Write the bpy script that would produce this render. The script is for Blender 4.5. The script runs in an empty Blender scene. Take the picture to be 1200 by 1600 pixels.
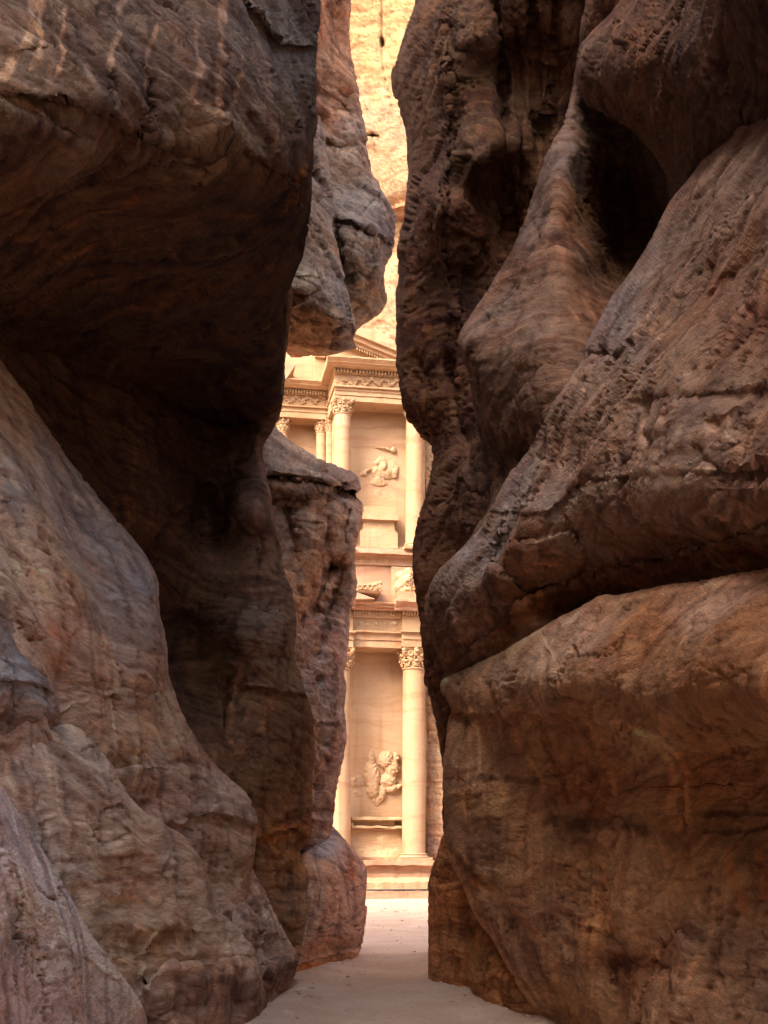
import bpy, bmesh, math, random
import numpy as np

# ------------------------------------------------------------------ camera, sky, sun, exposure
SC = bpy.context.scene
COL = SC.collection
F, HX, HY, CAMZ = 1855.0, 600.0, 1330.0, 2.64      # focal length in photo pixels, horizon, eye height over the plaza

cam_d = bpy.data.cameras.new("camera")
cam = bpy.data.objects.new("camera", cam_d)
COL.objects.link(cam)
cam.location = (0, 0, CAMZ)
cam.rotation_euler = (math.radians(90), 0, 0)
cam_d.sensor_fit = 'VERTICAL'
cam_d.sensor_height = 24.0
cam_d.lens = F * 24.0 / 1600.0
cam_d.shift_y = (HY - 800.0) / 1600.0
cam_d.clip_end = 600
SC.camera = cam

SUN_EL, SUN_AZ = math.radians(41), math.radians(-42)   # azimuth: from straight behind the camera towards its right
sdir = np.array([math.cos(SUN_EL) * math.sin(SUN_AZ), -math.cos(SUN_EL) * math.cos(SUN_AZ), math.sin(SUN_EL)])
world = bpy.data.worlds.new("World")
SC.world = world
world.use_nodes = True
wn = world.node_tree
for n in list(wn.nodes):
    wn.nodes.remove(n)
sky = wn.nodes.new("ShaderNodeTexSky")
sky.sky_type = 'NISHITA'
sky.sun_disc = False
sky.sun_elevation = SUN_EL
sky.sun_rotation = math.atan2(sdir[0], sdir[1])
sky.dust_density = 7.0
sky.ozone_density = 0.3
bg = wn.nodes.new("ShaderNodeBackground")
bg.inputs[1].default_value = 0.15
wo = wn.nodes.new("ShaderNodeOutputWorld")
wn.links.new(sky.outputs[0], bg.inputs[0])
wn.links.new(bg.outputs[0], wo.inputs[0])

sun_d = bpy.data.lights.new("sun", 'SUN')
sun_d.energy = 0.8
sun_d.angle = math.radians(20)
sun_d.color = (1.0, 0.90, 0.79)
sun = bpy.data.objects.new("sun", sun_d)
COL.objects.link(sun)
from mathutils import Vector
sun.rotation_euler = Vector(sdir).to_track_quat('Z', 'Y').to_euler()
sun.location = (30, -20, 60)

SC.view_settings.view_transform = 'Standard'
SC.view_settings.look = 'None'
SC.view_settings.exposure = 2.1
SC.view_settings.gamma = 1.0
SC.render.engine = 'CYCLES'

# ------------------------------------------------------------------ helpers
rng = np.random.RandomState(7)
PERM = rng.permutation(256).astype(np.int64)
PERM = np.concatenate([PERM, PERM, PERM])
GR = rng.normal(size=(256, 3)).astype(np.float32)
GR /= np.linalg.norm(GR, axis=1)[:, None]


def pn(p):
    """gradient noise, about -1..1"""
    p = np.asarray(p, np.float32)
    i = np.floor(p).astype(np.int64)
    f = p - i
    i &= 255
    w = f * f * f * (f * (f * 6 - 15) + 10)
    res = 0
    for dx in (0, 1):
        hx = PERM[i[:, 0] + dx]
        wx = w[:, 0] if dx else 1 - w[:, 0]
        for dy in (0, 1):
            hy = PERM[hx + i[:, 1] + dy]
            wy = w[:, 1] if dy else 1 - w[:, 1]
            for dz in (0, 1):
                g = GR[PERM[hy + i[:, 2] + dz]]
                wz = w[:, 2] if dz else 1 - w[:, 2]
                d = g[:, 0] * (f[:, 0] - dx) + g[:, 1] * (f[:, 1] - dy) + g[:, 2] * (f[:, 2] - dz)
                res = res + d * wx * wy * wz
    return res * 1.6


def fbm(p, o=3, gain=0.5):
    p = np.asarray(p, np.float32)
    r, a = 0, 1.0
    for k in range(o):
        r = r + a * pn(p + 17.3 * k)
        p = p * 2.03
        a *= gain
    return r


def ridged(p, o=2):
    p = np.asarray(p, np.float32)
    r, a = 0, 1.0
    for k in range(o):
        r = r + a * (1 - 2 * np.abs(pn(p + 9.1 * k)))
        p = p * 2.1
        a *= 0.5
    return r


FT = rng.uniform(-1, 1, size=(256, 7)).astype(np.float32)


def facets(p):
    """piecewise flat chipped blocks: tilted plane of the nearest cell, and a mask of the joints between cells"""
    p = np.asarray(p, np.float32)
    ip = np.floor(p).astype(np.int64)
    b1 = np.full(len(p), 9e9, np.float32)
    b2 = b1.copy()
    val = np.zeros(len(p), np.float32)
    for dx in (-1, 0, 1):
        for dy in (-1, 0, 1):
            for dz in (-1, 0, 1):
                c = ip + np.array([dx, dy, dz])
                k = FT[PERM[PERM[PERM[c[:, 0] & 255] + (c[:, 1] & 255)] + (c[:, 2] & 255)]]
                v = p - (c + 0.5 + 0.42 * k[:, :3])
                d = (v * v).sum(1)
                m = d < b1
                b2 = np.where(m, b1, np.minimum(b2, d))
                b1 = np.where(m, d, b1)
                val = np.where(m, k[:, 3] * .45 + (v * k[:, 4:7]).sum(1) * .8, val)
    return val, sstep(.09, .0, np.sqrt(b2) - np.sqrt(b1))


def P(px, py, d):
    px, py, d = np.broadcast_arrays(np.asarray(px, float), np.asarray(py, float), np.asarray(d, float))
    return np.stack([(px - HX) / F * d, d, CAMZ + (HY - py) / F * d], -1)


def sstep(a, b, x):
    t = np.clip((x - a) / (b - a), 0, 1)
    return t * t * (3 - 2 * t)


def catmull(pts, closed, n=6):
    p = np.asarray(pts, float)
    N = len(p)
    out = []
    for i in range(N if closed else N - 1):
        if closed:
            a, b, c, d = p[i - 1], p[i], p[(i + 1) % N], p[(i + 2) % N]
        else:
            a, b, c, d = p[max(i - 1, 0)], p[i], p[i + 1], p[min(i + 2, N - 1)]
        L = np.hypot(*(c - b)[:2])
        m1 = (c - a) * 0.5
        m2 = (d - b) * 0.5
        for m in (m1, m2):
            lm = np.hypot(*m[:2])
            if lm > L:
                m *= L / lm
        for t in np.linspace(0, 1, n, endpoint=False):
            h = (2 * t**3 - 3 * t**2 + 1) * b + (t**3 - 2 * t**2 + t) * m1 + (-2 * t**3 + 3 * t**2) * c + (t**3 - t**2) * m2
            out.append(h)
    if not closed:
        out.append(p[-1])
    return np.array(out)


def seg_dist(q, pts, closed):
    """distance to polyline, closest point, signed side"""
    a = pts if closed else pts[:-1]
    b = np.roll(pts, -1, 0) if closed else pts[1:]
    best = np.full(len(q), 1e18)
    cp = np.zeros((len(q), 2))
    side = np.zeros(len(q))
    for s, e in zip(a, b):
        ab = e - s
        l2 = ab @ ab
        if l2 < 1e-9:
            continue
        t = np.clip(((q - s) @ ab) / l2, 0, 1)
        c = s + t[:, None] * ab
        v = q - c
        d2 = (v * v).sum(1)
        m = d2 < best
        best[m] = d2[m]
        cp[m] = c[m]
        side[m] = np.sign(ab[0] * (q[m, 1] - s[1]) - ab[1] * (q[m, 0] - s[0]))
    return np.sqrt(best), cp, side


def inside(q, pts):
    x, y = q[:, 0], q[:, 1]
    r = np.zeros(len(q), bool)
    j = len(pts) - 1
    for i in range(len(pts)):
        xi, yi = pts[i]
        xj, yj = pts[j]
        if yi != yj:
            c = ((yi > y) != (yj > y)) & (x < (xj - xi) * (y - yi) / (yj - yi) + xi)
            r ^= c
        j = i
    return r


class RBF:
    def __init__(s, pts, vals, smooth=0.002):
        s.c = np.asarray(pts, float) / 300.0
        v = np.asarray(vals, float)
        n = len(s.c)
        A = np.zeros((n + 3, n + 3))
        A[:n, :n] = s.k(s.c, s.c) + smooth * np.eye(n)
        A[:n, n] = 1
        A[:n, n + 1:] = s.c
        A[n:, :n] = A[:n, n:].T
        B = np.zeros((n + 3,) + v.shape[1:])
        B[:n] = v
        s.w = np.linalg.solve(A, B)

    @staticmethod
    def k(a, b):
        d2 = ((a[:, None, :] - b[None]) ** 2).sum(-1)
        return 0.5 * d2 * np.log(d2 + 1e-9)

    def __call__(s, q):
        q = np.asarray(q, float) / 300.0
        n = len(s.c)
        out = []
        for i in range(0, len(q), 60000):
            c = q[i:i + 60000]
            out.append(s.k(c, s.c) @ s.w[:n] + s.w[n] + c @ s.w[n + 1:])
        return np.concatenate(out)


def np_mesh(name, V, faces_list, mat, smooth=True):
    me = bpy.data.meshes.new(name)
    V = np.ascontiguousarray(V, np.float32)
    me.vertices.add(len(V))
    me.vertices.foreach_set("co", V.ravel())
    loops = np.concatenate([f.ravel() for f in faces_list]).astype(np.int32)
    starts, tot, o = [], [], 0
    for f in faces_list:
        n, k = f.shape
        starts.append(o + np.arange(n) * k)
        tot.append(np.full(n, k))
        o += n * k
    starts = np.concatenate(starts).astype(np.int32)
    me.loops.add(len(loops))
    me.loops.foreach_set("vertex_index", loops)
    me.polygons.add(len(starts))
    me.polygons.foreach_set("loop_start", starts)
    me.update(calc_edges=True)
    me.validate()
    if smooth:
        me.polygons.foreach_set("use_smooth", np.ones(len(me.polygons), bool))
    if mat:
        me.materials.append(mat)
    return me


def link(name, me, parent=None, label=None, cat=None, kind=None, group=None):
    o = bpy.data.objects.new(name, me)
    COL.objects.link(o)
    if parent:
        o.parent = parent
    for k, v in (("label", label), ("category", cat), ("kind", kind), ("group", group)):
        if v:
            o[k] = v
    return o


# ------------------------------------------------------------------ materials
def nodes(name):
    m = bpy.data.materials.new(name)
    m.use_nodes = True
    nt = m.node_tree
    for n in list(nt.nodes):
        nt.nodes.remove(n)
    return m, nt


class NB:
    def __init__(s, nt):
        s.nt = nt

    def n(s, t, **kw):
        x = s.nt.nodes.new(t)
        for k, v in kw.items():
            setattr(x, k, v)
        return x

    def set(s, sock, v):
        if isinstance(v, bpy.types.NodeSocket):
            s.nt.links.new(v, sock)
        else:
            sock.default_value = v

    def noise(s, vec, scale, detail=4, rough=0.55, dist=0.0):
        x = s.n("ShaderNodeTexNoise")
        s.set(x.inputs["Vector"], vec)
        x.inputs["Scale"].default_value = scale
        x.inputs["Detail"].default_value = detail
        x.inputs["Roughness"].default_value = rough
        x.inputs["Distortion"].default_value = dist
        return x.outputs[0]

    def scale(s, vec, sc):
        x = s.n("ShaderNodeVectorMath", operation='MULTIPLY')
        s.set(x.inputs[0], vec)
        x.inputs[1].default_value = sc
        return x.outputs[0]

    def vadd(s, a, b):
        x = s.n("ShaderNodeVectorMath", operation='ADD')
        s.set(x.inputs[0], a)
        s.set(x.inputs[1], b)
        return x.outputs[0]

    def math(s, op, a, b=0.0, clamp=False):
        x = s.n("ShaderNodeMath", operation=op)
        x.use_clamp = clamp
        s.set(x.inputs[0], a)
        s.set(x.inputs[1], b)
        return x.outputs[0]

    def ramp(s, v, lo, hi):
        x = s.n("ShaderNodeMapRange")
        x.interpolation_type = 'SMOOTHSTEP'
        s.set(x.inputs[0], v)
        x.inputs[1].default_value = lo
        x.inputs[2].default_value = hi
        return x.outputs[0]

    def mix(s, fac, a, b, mode='MIX'):
        x = s.n("ShaderNodeMix", data_type='RGBA', blend_type=mode)
        s.set(x.inputs[0], fac)
        s.set(x.inputs[6], a)
        s.set(x.inputs[7], b)
        return x.outputs[2]

    def bump(s, h, strength, dist, prev=None):
        x = s.n("ShaderNodeBump")
        x.inputs["Strength"].default_value = strength
        x.inputs["Distance"].default_value = dist
        s.set(x.inputs["Height"], h)
        if prev is not None:
            s.set(x.inputs["Normal"], prev)
        return x.outputs[0]

    def out(s, col, rough, nrm, spec=0.25):
        b = s.n("ShaderNodeBsdfPrincipled")
        s.set(b.inputs["Base Color"], col)
        s.set(b.inputs["Roughness"], rough)
        b.inputs["Specular IOR Level"].default_value = spec
        if nrm is not None:
            s.set(b.inputs["Normal"], nrm)
        o = s.n("ShaderNodeOutputMaterial")
        s.nt.links.new(b.outputs[0], o.inputs[0])


def C(*c):
    return (c[0], c[1], c[2], 1.0)


def rock_material(name, tintattr=True, base=(0.3, 0.2, 0.14), size=1.0, bump=1.0, aniso=(1.0, 1.0, 1.9), speck=.5):
    m, nt = nodes(name)
    B = NB(nt)
    pos = B.n("ShaderNodeNewGeometry").outputs["Position"]
    if size != 1.0:
        pos = B.scale(pos, (1 / size,) * 3)
    if tintattr:
        a = B.n("ShaderNodeAttribute")
        a.attribute_name = "tint"
        col = a.outputs["Color"]
    else:
        col = C(*base)
    sp = B.noise(B.scale(pos, aniso), 13.0, 6, 0.68)
    col = B.mix(B.math('MULTIPLY', B.ramp(sp, 0.54, 0.70), speck), col, B.mix(1.0, col, C(0.50, 0.44, 0.42), 'MULTIPLY'))
    col = B.mix(B.math('MULTIPLY', B.ramp(sp, 0.47, 0.34), 0.55), col, B.mix(1.0, col, C(1.3, 1.25, 1.2), 'MULTIPLY'))
    gr = B.noise(pos, 75.0, 2, 0.7)
    g2 = B.math('ADD', B.math('MULTIPLY', gr, 1.3), 0.35)
    cg = B.n("ShaderNodeCombineColor")
    for k in range(3):
        B.set(cg.inputs[k], g2)
    col = B.mix(1.0, col, cg.outputs[0], 'MULTIPLY')
    b3 = B.bump(sp, 1.0 * bump, 0.06 * size)
    b4 = B.bump(gr, 0.5 * bump, 0.010 * size, b3)
    B.out(col, 0.92, b4, 0.18)
    return m


M_ROCK = rock_material("canyon_sandstone")
M_NEAR = rock_material("apron_sandstone", bump=0.7, aniso=(.45, .45, 2.2), speck=.32)
M_RIGHT = rock_material("brown_sandstone", aniso=(.7, .7, 1.9))
M_FAR = rock_material("shaft_sandstone", size=1.7, speck=.5)


def carved_material(name, c1, c2, c3, bump=0.5, scale=1.0):
    m, nt = nodes(name)
    B = NB(nt)
    pos = B.scale(B.n("ShaderNodeNewGeometry").outputs["Position"], (scale,) * 3)
    w = B.n("ShaderNodeTexNoise")
    B.set(w.inputs["Vector"], pos)
    w.inputs["Scale"].default_value = 0.25
    w.inputs["Detail"].default_value = 4
    wp = B.vadd(pos, B.scale(w.outputs[1], (2, 2, 2)))
    n1 = B.noise(wp, 0.35, 5, 0.6)
    col = B.mix(B.ramp(n1, 0.42, 0.64), C(*c1), C(*c2))
    st = B.noise(B.scale(wp, (0.12, 0.12, 2.2)), 1.0, 6, 0.62)
    col = B.mix(B.math('MULTIPLY', B.ramp(st, 0.47, 0.66), 0.75), col, C(*c3))
    sk = B.noise(B.scale(pos, (2.2, 2.2, 0.12)), 1.0, 4, 0.55)
    col = B.mix(B.math('MULTIPLY', B.ramp(sk, 0.52, 0.72), 0.55), col, B.mix(1.0, col, C(0.78, 0.66, 0.56), 'MULTIPLY'))
    sp = B.noise(pos, 5.0, 6, 0.72)
    col = B.mix(B.math('MULTIPLY', B.ramp(sp, 0.58, 0.75), 0.4), col, B.mix(1.0, col, C(0.72, 0.6, 0.5), 'MULTIPLY'))
    b2 = B.bump(B.noise(B.scale(pos, (1, 1, 2.2)), 2.6, 8, 0.7), 0.6 * bump, 0.16)
    B.out(col, 0.93, b2, 0.12)
    return m


M_CARVED = carved_material("carved_pale_sandstone", (0.41, 0.262, 0.15), (0.45, 0.30, 0.185), (0.34, 0.19, 0.11))
M_PINK = carved_material("carved_pink_sandstone", (0.40, 0.23, 0.145), (0.44, 0.275, 0.185), (0.32, 0.15, 0.09))
M_RELIEF = carved_material("weathered_relief_stone", (0.46, 0.305, 0.18), (0.41, 0.265, 0.15), (0.48, 0.345, 0.225), 0.9, 1.5)
M_CLIFF = carved_material("raw_cliff_stone", (0.60, 0.42, 0.24), (0.55, 0.37, 0.23), (0.50, 0.30, 0.18), 1.6, 0.8)


def sand_material():
    m, nt = nodes("sand")
    B = NB(nt)
    pos = B.n("ShaderNodeNewGeometry").outputs["Position"]
    n1 = B.noise(pos, 0.6, 6, 0.6)
    col = B.mix(B.ramp(n1, 0.4, 0.65), C(0.50, 0.36, 0.275), C(0.55, 0.43, 0.355))
    n2 = B.noise(pos, 7.0, 6, 0.7)
    col = B.mix(B.math('MULTIPLY', B.ramp(n2, 0.5, 0.75), 0.45), col, C(0.42, 0.28, 0.20))
    n3 = B.noise(pos, 120.0, 3, 0.7)
    col = B.mix(B.math('MULTIPLY', B.ramp(n3, 0.5, 0.7), 0.4), col, C(0.33, 0.25, 0.20))
    b1 = B.bump(B.noise(pos, 5.0, 7, 0.65), 0.5, 0.06)
    b2 = B.bump(n3, 0.5, 0.012, b1)
    B.out(col, 0.95, b2, 0.1)
    return m


M_SAND = sand_material()


def plain(name, col, rough, spec=0.3):
    m, nt = nodes(name)
    B = NB(nt)
    pos = B.n("ShaderNodeNewGeometry").outputs["Position"]
    n = B.noise(pos, 9.0, 4)
    c = B.mix(B.ramp(n, 0.4, 0.7), C(*col), C(*[x * 0.7 for x in col]))
    B.out(c, rough, None, spec)
    return m


M_STONE = rock_material("orange_stone", tintattr=False, base=(.46, .27, .16))
M_BAR = plain("dark_bar_mat", (0.05, 0.045, 0.05), 0.5)
M_PEBBLE = plain("pebble_stone", (0.34, 0.23, 0.16), 0.9)


# ------------------------------------------------------------------ rock masses
def rock(name, poly, ctrl, label, mat=M_ROCK, step=3.0, thick=5.0, roll=0.8, feats=(), tint=((0, 0, .3, .2, .14),),
         big=0.16, mid=0.07, fine=0.022, strata=0.06, pits=0.05, dip=(0.12, 0.05), smooth_poly=True, seed=0.0,
         terr=0.0, sfreq=2.2, flake=0.09, crack=0.07, facet=.05, fcell=1.0, grit=.014, bed=1.0, lfreq=5.0, gain=(1, 1, 1), vary=1.0, streak=1.0, pale=1.0, stains=(), parent=None):
    pts = catmull(poly, True, 5) if smooth_poly else np.asarray(poly, float)
    x0, y0 = pts.min(0) - step
    x1, y1 = pts.max(0) + step
    gx = np.arange(x0, x1 + step, step)
    gy = np.arange(y0, y1 + step, step)
    # coarser rows far outside of the picture
    def thin(g, lo, hi):
        keep, last = [], -1e9
        for v in g:
            s = step if lo - 30 <= v <= hi + 30 else step * 6
            if v - last >= s - 1e-6:
                keep.append(v)
                last = v
        return np.array(keep)
    gx, gy = thin(gx, 0, 1200), thin(gy, 0, 1600)
    nx, ny = len(gx), len(gy)
    X, Y = np.meshgrid(gx, gy)
    q = np.stack([X.ravel(), Y.ravel()], 1)
    idx = np.arange(nx * ny).reshape(ny, nx)
    quads = np.stack([idx[:-1, :-1], idx[1:, :-1], idx[1:, 1:], idx[:-1, 1:]], -1).reshape(-1, 4)
    cen = q[quads].mean(1)
    quads = quads[inside(cen, pts)]
    used = np.unique(quads)
    rm = np.full(nx * ny, -1)
    rm[used] = np.arange(len(used))
    q = q[used]
    quads = rm[quads]
    # boundary vertices
    e = np.concatenate([quads[:, [0, 1]], quads[:, [1, 2]], quads[:, [2, 3]], quads[:, [3, 0]]])
    es = np.sort(e, 1)
    key = es[:, 0].astype(np.int64) * len(q) + es[:, 1]
    u, cnt = np.unique(key, return_counts=True)
    bk = u[cnt == 1]
    bmask = np.zeros(len(q), bool)
    bmask[bk // len(q)] = True
    bmask[bk % len(q)] = True
    dist, cp, _ = seg_dist(q, pts, True)
    q[bmask] = cp[bmask]
    dist[bmask] = 0
    ct = np.asarray([c[:3] for c in ctrl], float)
    D = RBF(ct[:, :2], ct[:, 2])(q)
    rp = roll * F / np.maximum(D, 3)
    s = np.clip(dist / rp, 0, 1)
    D0 = D.copy()
    D = D + roll * (1 - np.sqrt(np.maximum(0, 1 - (1 - s) ** 2))) * 1.3
    for ft in feats:
        kind, line, wid, amp = ft[:4]
        ln = np.asarray(line, float)
        if kind == 'pit':
            for (cx, cy, rx, ry) in line:
                r2 = ((q[:, 0] - cx) / rx) ** 2 + ((q[:, 1] - cy) / ry) ** 2
                r2 = np.maximum(0, r2 * (1 + .6 * pn(np.stack([q[:, 0] / rx, q[:, 1] / ry, q[:, 0] * 0 + 2.2], 1))))
                D = D + amp * np.exp(-r2 ** 1.5)
            continue
        pl = catmull(ln, False, 5)
        lo, hi = pl.min(0) - wid * 5, pl.max(0) + wid * 5
        m = ((q > lo) & (q < hi)).all(1)
        if not m.any():
            continue
        qq = q[m]
        wob = pn(np.stack([qq[:, 0] / 14, qq[:, 1] / 14, np.full(len(qq), 3.3)], 1)) * wid * 0.5
        dd, _, sd = seg_dist(qq, pl, False)
        if kind == 'groove':
            D[m] += amp * np.exp(-(np.abs(dd + wob * 0.6) / (wid * .85)) ** 1.2) * (0.75 + 0.5 * pn(np.stack([qq[:, 0] / 40, qq[:, 1] / 40, np.full(len(qq), 8.3)], 1)))
        elif kind == 'step':       # the right-hand side of the line (looking along it in the image) stands proud
            t = (dd * sd + wob)
            D[m] -= amp * sstep(-wid * 0.25, wid * 0.25, t) * np.exp(-np.maximum(t, 0) / (wid * 3))
            D[m] += 0.5 * amp * sstep(wid * 0.25, -wid * 0.25, t) * np.exp(np.minimum(t, 0) / (wid * 2))
    V = P(q[:, 0], q[:, 1], D)
    n = len(q)
    # back sheet, shares the rim
    bi = np.full(n, -1)
    inner = np.where(~bmask)[0]
    bi[bmask] = np.where(bmask)[0]
    bi[inner] = n + np.arange(len(inner))
    sb = np.clip(dist[inner] / (rp[inner] * 2.5), 0, 1)
    Db = D0[inner] + roll * 1.3 + thick * np.sqrt(np.maximum(0, 1 - (1 - sb) ** 2)) + 0.1
    Vb = P(q[inner, 0], q[inner, 1], Db)
    VV = np.concatenate([V, Vb])
    fb = bi[quads][:, ::-1]
    allq = np.concatenate([quads, fb])
    a, b, c, d = (VV[allq[:, k]] for k in range(4))
    fn = np.cross(c - a, d - b)
    N = np.zeros_like(VV)
    for k in range(4):
        for ax in range(3):
            N[:, ax] += np.bincount(allq[:, k], fn[:, ax], len(VV))
    N /= np.linalg.norm(N, axis=1)[:, None] + 1e-12
    N = N[:n]
    w = V + seed
    sc = np.clip(D / 14.0, 0.55, 2.2)          # a little coarser far away
    wz = w[:, 2] + dip[0] * w[:, 0] + dip[1] * w[:, 1]
    mid, pits, fine, strata, terr, flake = mid * .4, pits * .5, fine * .7, strata * .6, terr * .6, flake * .3
    facet = facet * .75
    roll_ = roll
    wrp = fbm(w * 0.7, 2)
    h = big * fbm(w * 0.55, 2)
    rz = pn(w * 0.75 + 11) + 0.35 * pn(w * 2.3 + 5)
    rough_zone = sstep(-0.15, 0.45, rz)
    # spalled flakes: contour-like steps with crisp edges
    ft = fbm(w * np.array([0.75, 0.75, 1.25]) + 23, 4, 0.55) * 3.2
    fl = np.floor(ft)
    h += flake * (fl + sstep(0.0, 0.22, ft - fl)) / 3.0
    # creased lumps
    h += mid * (np.abs(pn(w * np.array([1.3, 1.3, 2.0]))) + 0.5 * np.abs(pn(w * np.array([2.9, 2.9, 4.4]) + 7)) - 0.35) * (0.35 + rough_zone)
    sv = np.stack([w[:, 0] * 0.35, w[:, 1] * 0.35, (wz + 0.22 * wrp) * sfreq], 1)
    sn = fbm(sv, 5, 0.62)
    h += strata * sn
    if terr:
        t = (wz + 0.25 * wrp) * sfreq * 0.8
        fr = t - np.floor(t)
        k = pn(np.stack([w[:, 0] * .5, w[:, 1] * .5, np.floor(t) * 3.7], 1))
        h += terr * (sstep(0, 0.85, fr) * (1 - sstep(0.88, 1.0, fr)) + 0.5 * k) * (0.4 + rough_zone)
    bv = np.array([1 / bed, 1 / bed, 1 + .25 * (bed - 1)])
    wb = np.stack([w[:, 0], w[:, 1], wz + .12 * wrp], 1)
    fn_ = fbm(wb * np.array([6.0, 6.0, 9.5]) * bv, 4, 0.62)
    h += fine * fn_ * np.minimum(sc, 1.3) * (0.45 + 0.8 * rough_zone)
    pz = pn(w * np.array([3.1, 3.1, 4.2]) + 40)
    pit = sstep(0.30, 0.62, pz) * rough_zone
    h -= pits * pit
    # fractured blocks
    fv, fj = facets(np.stack([w[:, 0], w[:, 1], wz * 1.5], 1) * fcell * 1.05 + .16 * np.stack([pn(w * 2.1), pn(w * 2.1 + 9), pn(w * 2.1 + 19)], 1))
    fz = sstep(-.35, .35, pn(w * .55 + 123))
    h += facet * fv * (.35 + .65 * fz)
    h -= facet * .35 * fj * fz
    fv2, fj2 = facets(np.stack([w[:, 0], w[:, 1], wz * 1.9], 1) * fcell * 2.9 + 40 + .2 * wrp[:, None])
    h += facet * .30 * fv2 * rough_zone
    # gritty micro relief
    mf = 12.0 / np.clip(np.median(sc), .8, 2.0)
    g1 = fbm(wb * np.array([mf, mf, mf * 1.7]) * bv + 71, 3, .7)
    h += grit * g1 * (.4 + .9 * rough_zone) * np.clip(np.median(sc), .8, 2.0)
    gp = sstep(.28, .55, pn(wb * np.array([mf, mf, mf * 1.5]) * bv * .6 + 151)) * (.25 + rough_zone)
    h -= grit * 1.6 * gp
    # thin bedding lines that come and go
    tl = (wz + .16 * wrp + .02 * fn_) * lfreq
    fl_ = np.abs(tl - np.floor(tl) - .5)
    lid = pn(np.stack([w[:, 0] * .5, w[:, 1] * .5, np.floor(tl) * 5.3], 1)) + .5 * pn(w * 1.7 + 200)
    bl = sstep(.10, .0, fl_) * sstep(.05, .35, lid)
    h -= .012 * bl * np.clip(np.median(sc), .8, 2.0)
    # cracks
    cr = np.abs(pn(np.stack([w[:, 0] * .55, w[:, 1] * .55, wz * 1.5], 1) + 61 + 0.12 * fn_[:, None]))
    crk = sstep(0.030, 0.0, cr) * sstep(0.0, 0.3, pn(w * 0.6 + 77))
    h -= crack * crk
    h = h * (0.45 + 0.55 * sstep(0, 1, dist / (0.25 * F / np.maximum(D, 3))))
    V = V + N * h[:, None]
    VV[:n] = V
    me = np_mesh(name, VV, [allq], mat)
    tp = np.asarray(tint, float)
    if len(tp) == 1:
        tc = np.repeat(tp[:, 2:5], len(VV), 0)
    else:
        qa = np.concatenate([q, q[inner]])
        jit = np.stack([pn(VV * 0.9 + 3), pn(VV * 0.9 + 31)], 1) * 35 + np.stack([pn(VV * 3.1 + 3), pn(VV * 3.1 + 31)], 1) * 14
        qa = qa + jit
        wsum, tc = 0, 0
        for t in tp:
            ww = 1 / (((qa[:, 0] - t[0]) ** 2 + (qa[:, 1] - t[1]) ** 2) + 400) ** 1.5
            wsum = wsum + ww
            tc = tc + ww[:, None] * t[2:5]
        tc = tc / wsum[:, None]
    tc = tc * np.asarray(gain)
    f = tc[:n]

    def tone(mask, mul, k):
        m_ = np.clip(mask * k, 0, 1)[:, None]
        f[:] = f * (1 - m_) + f * np.asarray(mul) * m_
    wpw = w + 0.5 * np.stack([wrp, wrp[::-1] * 0, wrp], 1)
    tone(sstep(-.05, .5, fbm(wpw * 0.9 + 3, 4, .6)), (1.10, .88, .76), .5 * vary)
    tone(sstep(.0, .5, fbm(wpw * 1.5 + 43, 4, .65)), (.80, .86, .95), .5 * vary)
    s1 = fbm(np.stack([w[:, 0] * .3, w[:, 1] * .3, (wz + .3 * wrp) * 4.2], 1) + 5, 4, .62)
    tone(sstep(.05, .5, s1), (.55, .43, .38), .75 * vary)
    s2 = fbm(np.stack([w[:, 0] * .4, w[:, 1] * .4, (wz + .3 * wrp) * 9.0], 1) + 15, 3, .6)
    tone(sstep(.15, .6, s2), (1.45, 1.36, 1.22), .65 * vary)
    k1 = fbm(np.stack([w[:, 0] * 3.2 + .4 * wrp, w[:, 1] * 3.2, w[:, 2] * .25], 1) + 25, 3, .55)
    tone(sstep(.12, .55, k1), (.46, .42, .44), .65 * streak)
    k2 = fbm(np.stack([w[:, 0] * 4.4, w[:, 1] * 4.4 + .4 * wrp, w[:, 2] * .22], 1) + 35, 2, .5)
    tone(sstep(.30, .70, k2) * sstep(-.2, .4, pn(w * .5 + 90)), (1.9, 1.8, 1.65), .7 * pale)
    tone(pit, (.6, .5, .45), .7)  # pits darkened in colour, in place of fine occlusion
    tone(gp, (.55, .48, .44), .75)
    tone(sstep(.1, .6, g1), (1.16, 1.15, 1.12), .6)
    tone(sstep(-.1, -.6, g1), (.80, .77, .75), .6)  # grit crests lighter, hollows darker: micro-occlusion put into the tint
    tone(bl, (.62, .54, .5), .8)
    tone(fj * fz, (.7, .62, .58), .6)
    tone(sstep(.1, .7, fv) * fz, (1.12, 1.08, 1.04), .8)
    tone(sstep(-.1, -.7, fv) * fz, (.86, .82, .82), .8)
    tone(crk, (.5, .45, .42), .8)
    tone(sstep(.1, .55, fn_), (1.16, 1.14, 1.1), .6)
    tone(sstep(-.1, -.55, fn_), (.78, .74, .72), .7)  # fine relief shaded in the tint too, dark in the hollows
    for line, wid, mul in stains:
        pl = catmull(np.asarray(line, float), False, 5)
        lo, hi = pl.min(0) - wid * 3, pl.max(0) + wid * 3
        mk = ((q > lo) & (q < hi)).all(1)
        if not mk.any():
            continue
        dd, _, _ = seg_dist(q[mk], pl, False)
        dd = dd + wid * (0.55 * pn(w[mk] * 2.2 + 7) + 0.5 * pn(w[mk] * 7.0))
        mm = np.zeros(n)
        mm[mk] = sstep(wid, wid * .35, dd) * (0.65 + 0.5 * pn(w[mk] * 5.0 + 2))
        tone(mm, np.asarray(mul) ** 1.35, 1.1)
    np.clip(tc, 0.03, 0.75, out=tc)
    at = me.attributes.new("tint", 'FLOAT_COLOR', 'POINT')
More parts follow.
